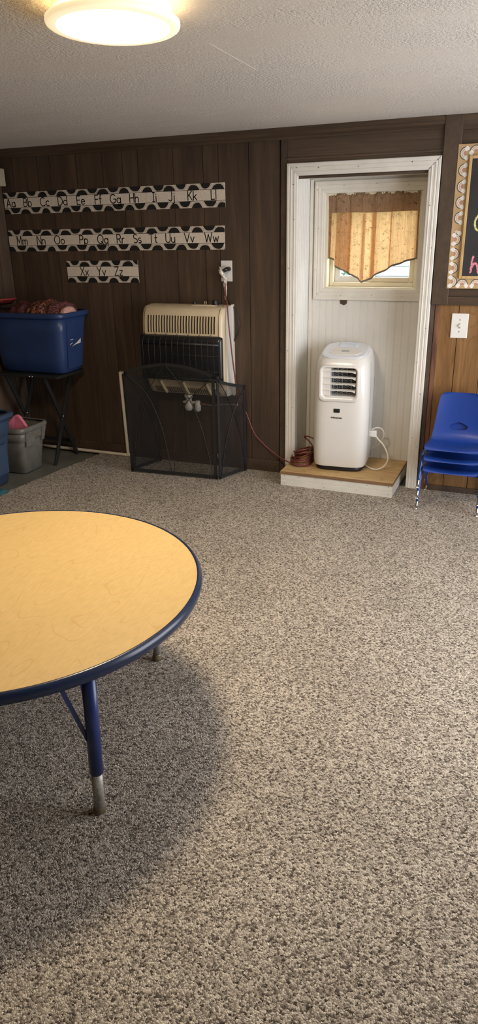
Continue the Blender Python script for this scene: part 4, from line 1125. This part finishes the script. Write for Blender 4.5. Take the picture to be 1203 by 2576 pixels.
for k, a in enumerate((-30, 63, 150, 243)):
    ar = math.radians(a); f = Vector((math.cos(ar), math.sin(ar), 0)); tg = Vector((-f.y, f.x, 0))
    foot = f*.487; top = f*.512+Vector((0, 0, TZ-.03))
    up = (top-foot).normalized(); at = lambda z: foot+(top-foot)*(z/(TZ-.03))
    l = MB().tube([at(.136), at(TZ-.03)], .0175, 20).lathe([(.040, -.004), (.040, 0)], at(TZ-.03), 16).build('leg', BLUE_LEG, tb)
    MB().tube([at(.02), at(.140)], .0142, 18).build('leg_insert', WORN_STEEL, l)['label'] = 'worn steel lower tube'
    MB().lathe([(.0135, 0), (.0165, .004), (.0165, .014), (.0150, .020), (.0150, .026)], (foot.x, foot.y, 0), 18).build('glide', BRASS, l)
    for q in (f*.49-tg*.072, f*.40+tg*.022):
        q = q+Vector((0, 0, TZ-.032))
        MB().bar(at(.20), q, .003, .011, up=tuple(tg), bevel=.0008).build('brace', BLUE_LEG, tb)

# ------------------------------------------------------------------ ceiling light
lt = thing('ceiling_light', 'round flush ceiling light, lit and glowing warm white', 'ceiling light', (-1.158, -2.012, ceil_z(-1.158, -2.012)))
lt.rotation_euler = (-.04, 0, 0); h0 = -.060; pass
MB().lathe([(.155, .004), (.155, -.004), (.155, h0+.016), (.150, h0+.012)], (0, 0, 0), 72).build('base', LAMP_BASE, lt)
MB().lathe([(.140, h0+.017), (.174, h0+.017), (.1775, h0+.014), (.178, h0+.008), (.1765, h0+.003), (.172, h0), (.160, h0-.0008), (.150, h0-.0012)], (0, 0, 0), 96, capt=False).build('diffuser_rim', LAMP_RIM, lt)
MB().lathe([(.1502, h0-.0012), (.14, h0-.002), (.10, h0-.003), (.05, h0-.0036), (.001, h0-.004)], (0, 0, 0), 96, capb=False).build('diffuser', LAMP_FACE, lt)
MB().lathe([(.158, h0+.0172), (.158, h0+.0182), (.172, h0+.0182), (.172, h0+.0172)], (0, 0, 0), 72, capb=False, capt=False).build('diffuser_back', LAMP_BACK, lt)

# ------------------------------------------------------------------ folding stand, tubs and clothes in the corner
stn = thing('folding_stand', 'black folding stand with crossed legs under the blue clothes tub', 'stand', (-3.0, -.2, -.012))
SW = WM(stn)
MB().box(-3.20, -2.735, -.345, -.05, .560, .578, .004).build('stand_top', BLACK_METAL, stn, world=SW)
for x in (-3.135, -2.842):
    MB().bar((x-.008, -.325, .562), (x-.008, -.062, -.010), .013, .026, up=(0, 1, 0), bevel=.002).build('leg', BLACK_METAL, stn, world=SW)
    MB().bar((x+.008, -.065, .562), (x+.008, -.335, -.010), .013, .026, up=(0, 1, 0), bevel=.002).build('leg', BLACK_METAL, stn, world=SW)
    MB().tube([(x-.018, -.198, .287), (x+.018, -.198, .287)], .005, 10).build('pivot_bolt', STEEL, stn, world=SW)
MB().bar((-3.135, -.09, .09), (-2.842, -.09, .09), .012, .02).build('cross_bar', BLACK_METAL, stn, world=SW)
for x in (-2.945, -2.925): MB().lathe([(.007, 0), (.005, .004)], (x, -.346, .568), 10, M=Matrix.Rotation(PI/2, 4, 'X')).build('screw', STEEL, stn, world=SW)

def tub(name, label, x0, x1, y0, y1, z0, z1, ov, mat, lip=.022, e=7, wall=.005, cat='storage tub', step=True):
    """tapered tub: base rectangle x0..x1,y0..y1 and rim larger by ov"""
    t = thing(name, label, cat, ((x0+x1)/2, (y0+y1)/2, z0))
    a, c = (x1-x0)/2, (y1-y0)/2; h = z1-z0
    ring = lambda k, z, g=0, n=64: [(x, y_, z) for x, y_ in superrect(a+k+g, c+k+g, n, e)]
    b = MB()
    b.loft([ring(-.02, 0), ring(0, .012), *([ring(ov*.62, h*.66), ring(ov*.66, h*.70), ring(ov*.72+.006, h*.72)] if step else [ring(ov*.3, h*.3), ring(ov*.68, h*.7)]), ring(ov, h-.03), ring(ov-wall, h-.03), ring(-wall+.002, .018), ring(-.03, .010)], capb=True, capt=True)
    b.build('tub_body', mat, t)
    b = MB().loft([ring(ov-wall, h-.034), ring(ov+.004, h-.034), ring(ov+lip*.8, h-.030), ring(ov+lip, h-.024), ring(ov+lip, h-.010), ring(ov+lip*.7, h-.002), ring(ov, h), ring(ov-wall, h-.004)], capb=False, capt=False)
    b.build('rim', mat, t)
    return t, a, c, h
t, a, c, h = tub('storage_tub', 'large blue plastic tub heaped with clothes on the folding stand', -3.205, -2.722, -.295, -.07, .580, .955, .048, BLUE_TUB, lip=.015, step=False)
# recessed end with handle rib and scuffs on the right end
b = MB().box(a+.030, a+.041, -c+.03, c-.02, h*.16, h*.80, .006, M=Matrix.Translation((0, 0, 0))); 
b = MB().prism([(a+.005, -c+.045, .03), (a+.005, c-.03, .03), (a+.038, c-.012, h*.86), (a+.038, -c+.028, h*.86)], (.007, 0, 0)); b.build('end_panel', BLUE_TUB, t)
b = MB()
for P in ([(-.05, .205), (-.02, .207), (-.02, .211), (-.05, .209)], [(-.055, .175), (-.03, .185), (-.028, .190), (-.05, .182)], [(-.035, .165), (.0, .172), (.06, .178), (.06, .205), (.02, .185)]):
    b.prism([(a+.0128+.0330*(z-.03)/(h*.86-.03)+.0004, y_, z) for y_, z in P], (.001, 0, 0))
b.build('scuff_mark', PAPER, t)['label'] = 'pale torn sticker marks'
t2, a2, c2, h2 = tub('storage_tub', 'slate blue plastic tub on the concrete floor, cut off by the left edge', -3.20, -2.895, -1.10, -.685, -.012, .425, .040, BLUE_TUB2)
b = MB().box(a2+.016, a2+.026, -c2+.05, c2-.05, h2*.2, h2*.62, .004, M=Matrix.Rotation(.05, 4, 'Y')); b.build('end_panel', BLUE_TUB2, t2)
t3, a3, c3, h3 = tub('storage_bin', 'grey plastic bin on the concrete floor below the folding stand', -3.18, -2.892, -.565, -.378, -.012, .298, .038, GREY_TUB, lip=.012, cat='storage bin')
b = MB()                                                         # handle apron at the end, with its side fins
b.prism([(a3+.029, -c3*.2, h3*.74), (a3+.029, c3*.60, h3*.74), (a3+.035, c3+.002, h3-.030), (a3+.035, -c3*.35, h3-.030)], (.008, 0, 0))
b.prism([(a3+.022, c3*.62, h3*.62), (a3+.022, c3*.92, h3*.64), (a3+.034, c3+.006, h3-.03), (a3+.034, c3*.62, h3-.03)], (.014, 0, 0))
b.build('handle_apron', GREY_TUB, t3)
b = MB().prism([(a3+.026, -c3+.004, h3*.60), (a3+.026, -c3*.35, h3*.60), (a3+.030, -c3*.05, h3*.72), (a3+.034, -c3*.0, h3-.03), (a3+.034, -c3+.0, h3-.03)], (.008, 0, 0)); b.build('handle_recess', GREY_TUB, t3)
# pink sheet standing in the grey bin
b = MB().prism([(-3.03, -.515, .12), (-2.905, -.515, .12), (-2.872, -.512, .275), (-2.898, -.51, .310), (-2.930, -.505, .348), (-2.948, -.505, .358), (-2.965, -.505, .356), (-2.99, -.505, .340), (-3.03, -.51, .30)], (-.004, .024, .0))
pk = b.build('foam_sheet', PINK); tag(pk, 'pink foam piece sticking up out of the grey bin', 'foam sheet')
md = pk.modifiers.new('bev', 'BEVEL'); md.width = .006; md.segments = 2

def heap(name, label, cat, fn, mat, nu=44, nv=22):
    b = MB().grid(fn, nu, nv); o = b.build(name, mat, solid=.006); return tag(o, label, cat)
from mathutils import noise as mn
def fold(p, s, amp): return amp*(mn.noise(Vector((p[0]*s, p[1]*s, 1.3)))+.55*abs(mn.noise(Vector((p[0]*s*2.3, p[1]*s*2.3, 4.1))))+.35*abs(mn.noise(Vector((p[0]*s*5, p[1]*s*5, 7.7)))))
def heap_fn(x0, x1, y0, y1, zb, zt, s, amp, seed=0):
    def fn(u, v):
        x = x0+(x1-x0)*u; y_ = y0+(y1-y0)*v
        k = (1-abs(2*u-1)**5)*(1-abs(2*v-1)**5)
        return Vector((x, y_, zb+(zt-zb)*k+fold((x+seed, y_), s, amp)*k))
    return fn
heap('garment', 'black and pink zigzag garment heaped in the blue tub', 'clothing', heap_fn(-2.79, -2.70, -.325, -.09, .935, .992, 15, .030), GARMENT)
heap('garment', 'black and orange printed garment in the middle of the blue tub', 'clothing', heap_fn(-2.945, -2.795, -.33, -.08, .93, 1.0, 12, .034, 3), GARMENT2)
heap('garment', 'dark red dotted garment in the blue tub beside the sequin cloth', 'clothing', heap_fn(-3.075, -2.95, -.33, -.08, .93, .998, 13, .032, 7), GARMENT3)
heap('lace_cloth', 'small pale pink lace cloth at the right end of the blue tub', 'cloth', heap_fn(-2.697, -2.662, -.30, -.18, .955, .985, 25, .006, 11), LACE, 16, 10)
def seq(u, v):
    x = -3.235+u*(.155-.05*v)
    P = [(-.20, .965), (-.28, .985), (-.35, 1.0), (-.392, .975), (-.408, .93), (-.412, .87), (-.41, .82)]
    f = v*(len(P)-1); i = min(int(f), len(P)-2); t_ = f-i
    y_ = P[i][0]+(P[i+1][0]-P[i][0])*t_; z = P[i][1]+(P[i+1][1]-P[i][1])*t_
    z += .055*u*max(0, 1-v*1.6)-(.0 if v < .5 else .0)
    if v > .5: z += (v-.5)*.18*u
    return Vector((x+.012*math.sin(v*7), y_-.008*math.sin(u*9), z+fold((x*2, v*.4), 9, .012)))
heap('sequin_cloth', 'red sequined cloth draped over the front rim of the blue tub', 'cloth', seq, SEQUIN, 30, 26)
heap('cloth_scrap', 'small teal cloth scrap at the frayed carpet edge', 'cloth', heap_fn(-2.83, -2.765, -.96, -.875, .004, .016, 22, .006, 5), TEAL, 16, 12)

# ------------------------------------------------------------------ light, world, camera
w = bpy.data.worlds.new('World'); S.world = w; w.use_nodes = True
nt = w.node_tree; bg = nt.nodes['Background']
sky = nt.nodes.new('ShaderNodeTexSky'); sky.sky_type = 'HOSEK_WILKIE'; sky.turbidity = 4; sky.ground_albedo = .4
sky.sun_direction = Vector((.5, -.5, .75)).normalized()
mix = nt.nodes.new('ShaderNodeMixRGB'); mix.inputs['Fac'].default_value = .85
nt.links.new(sky.outputs['Color'], mix.inputs['Color1']); mix.inputs['Color2'].default_value = (.96, .97, 1.03, 1)
nt.links.new(mix.outputs['Color'], bg.inputs['Color']); bg.inputs['Strength'].default_value = SKY
def portal(loc, rot, sx, sy):
    l = bpy.data.lights.new('window_portal', 'AREA'); l.shape = 'RECTANGLE'; l.size = sx; l.size_y = sy; l.cycles.is_portal = True
    o = bpy.data.objects.new('window_portal', l); C.objects.link(o); o.location = loc; o.rotation_euler = rot
for (u0, u1, z0, z1) in RW: portal((XR+.11, (u0+u1)/2, (z0+z1)/2), (0, PI/2, 0), z1-z0, u1-u0)
for (u0, u1, z0, z1) in BW: portal(((u0+u1)/2, YR-.11, (z0+z1)/2), (PI/2, 0, 0), u1-u0, z1-z0)
portal(((WX0+WX1)/2, .36, (WZ0+WZ1)/2), (-PI/2, 0, 0), WX1-WX0, WZ1-WZ0)

cam = bpy.data.cameras.new('camera'); co = bpy.data.objects.new('camera', cam); C.objects.link(co); S.camera = co
cam.sensor_fit = 'VERTICAL'; cam.sensor_height = 24; cam.lens = 1784/2576*24; cam.clip_start = .02; cam.clip_end = 100
yaw, pit, rol = math.radians(23), math.radians(21.8), math.radians(-1.1)
fw = Vector((-math.sin(yaw)*math.cos(pit), math.cos(yaw)*math.cos(pit), -math.sin(pit)))
rt = Vector((math.cos(yaw), math.sin(yaw), 0)); up = rt.cross(fw)
rt2 = rt*math.cos(rol)+up*math.sin(rol); up2 = up*math.cos(rol)-rt*math.sin(rol)
Mx = Matrix.Identity(4)
for i in range(3): Mx[i][0], Mx[i][1], Mx[i][2] = rt2[i], up2[i], -fw[i]
Mx[0][3], Mx[1][3], Mx[2][3] = 0, -3.95, 1.41015
co.matrix_world = Mx
S.view_settings.view_transform = 'Standard'; S.view_settings.look = 'None'; S.view_settings.gamma = 1
S.view_settings.exposure = EXPO; S.view_settings.use_curve_mapping = False
S.cycles.use_denoising = True; S.cycles.max_bounces = 10; S.cycles.diffuse_bounces = 6; S.cycles.transparent_max_bounces = 16
S.cycles.sample_clamp_indirect = 6; S.cycles.caustics_reflective = False; S.cycles.caustics_refractive = False
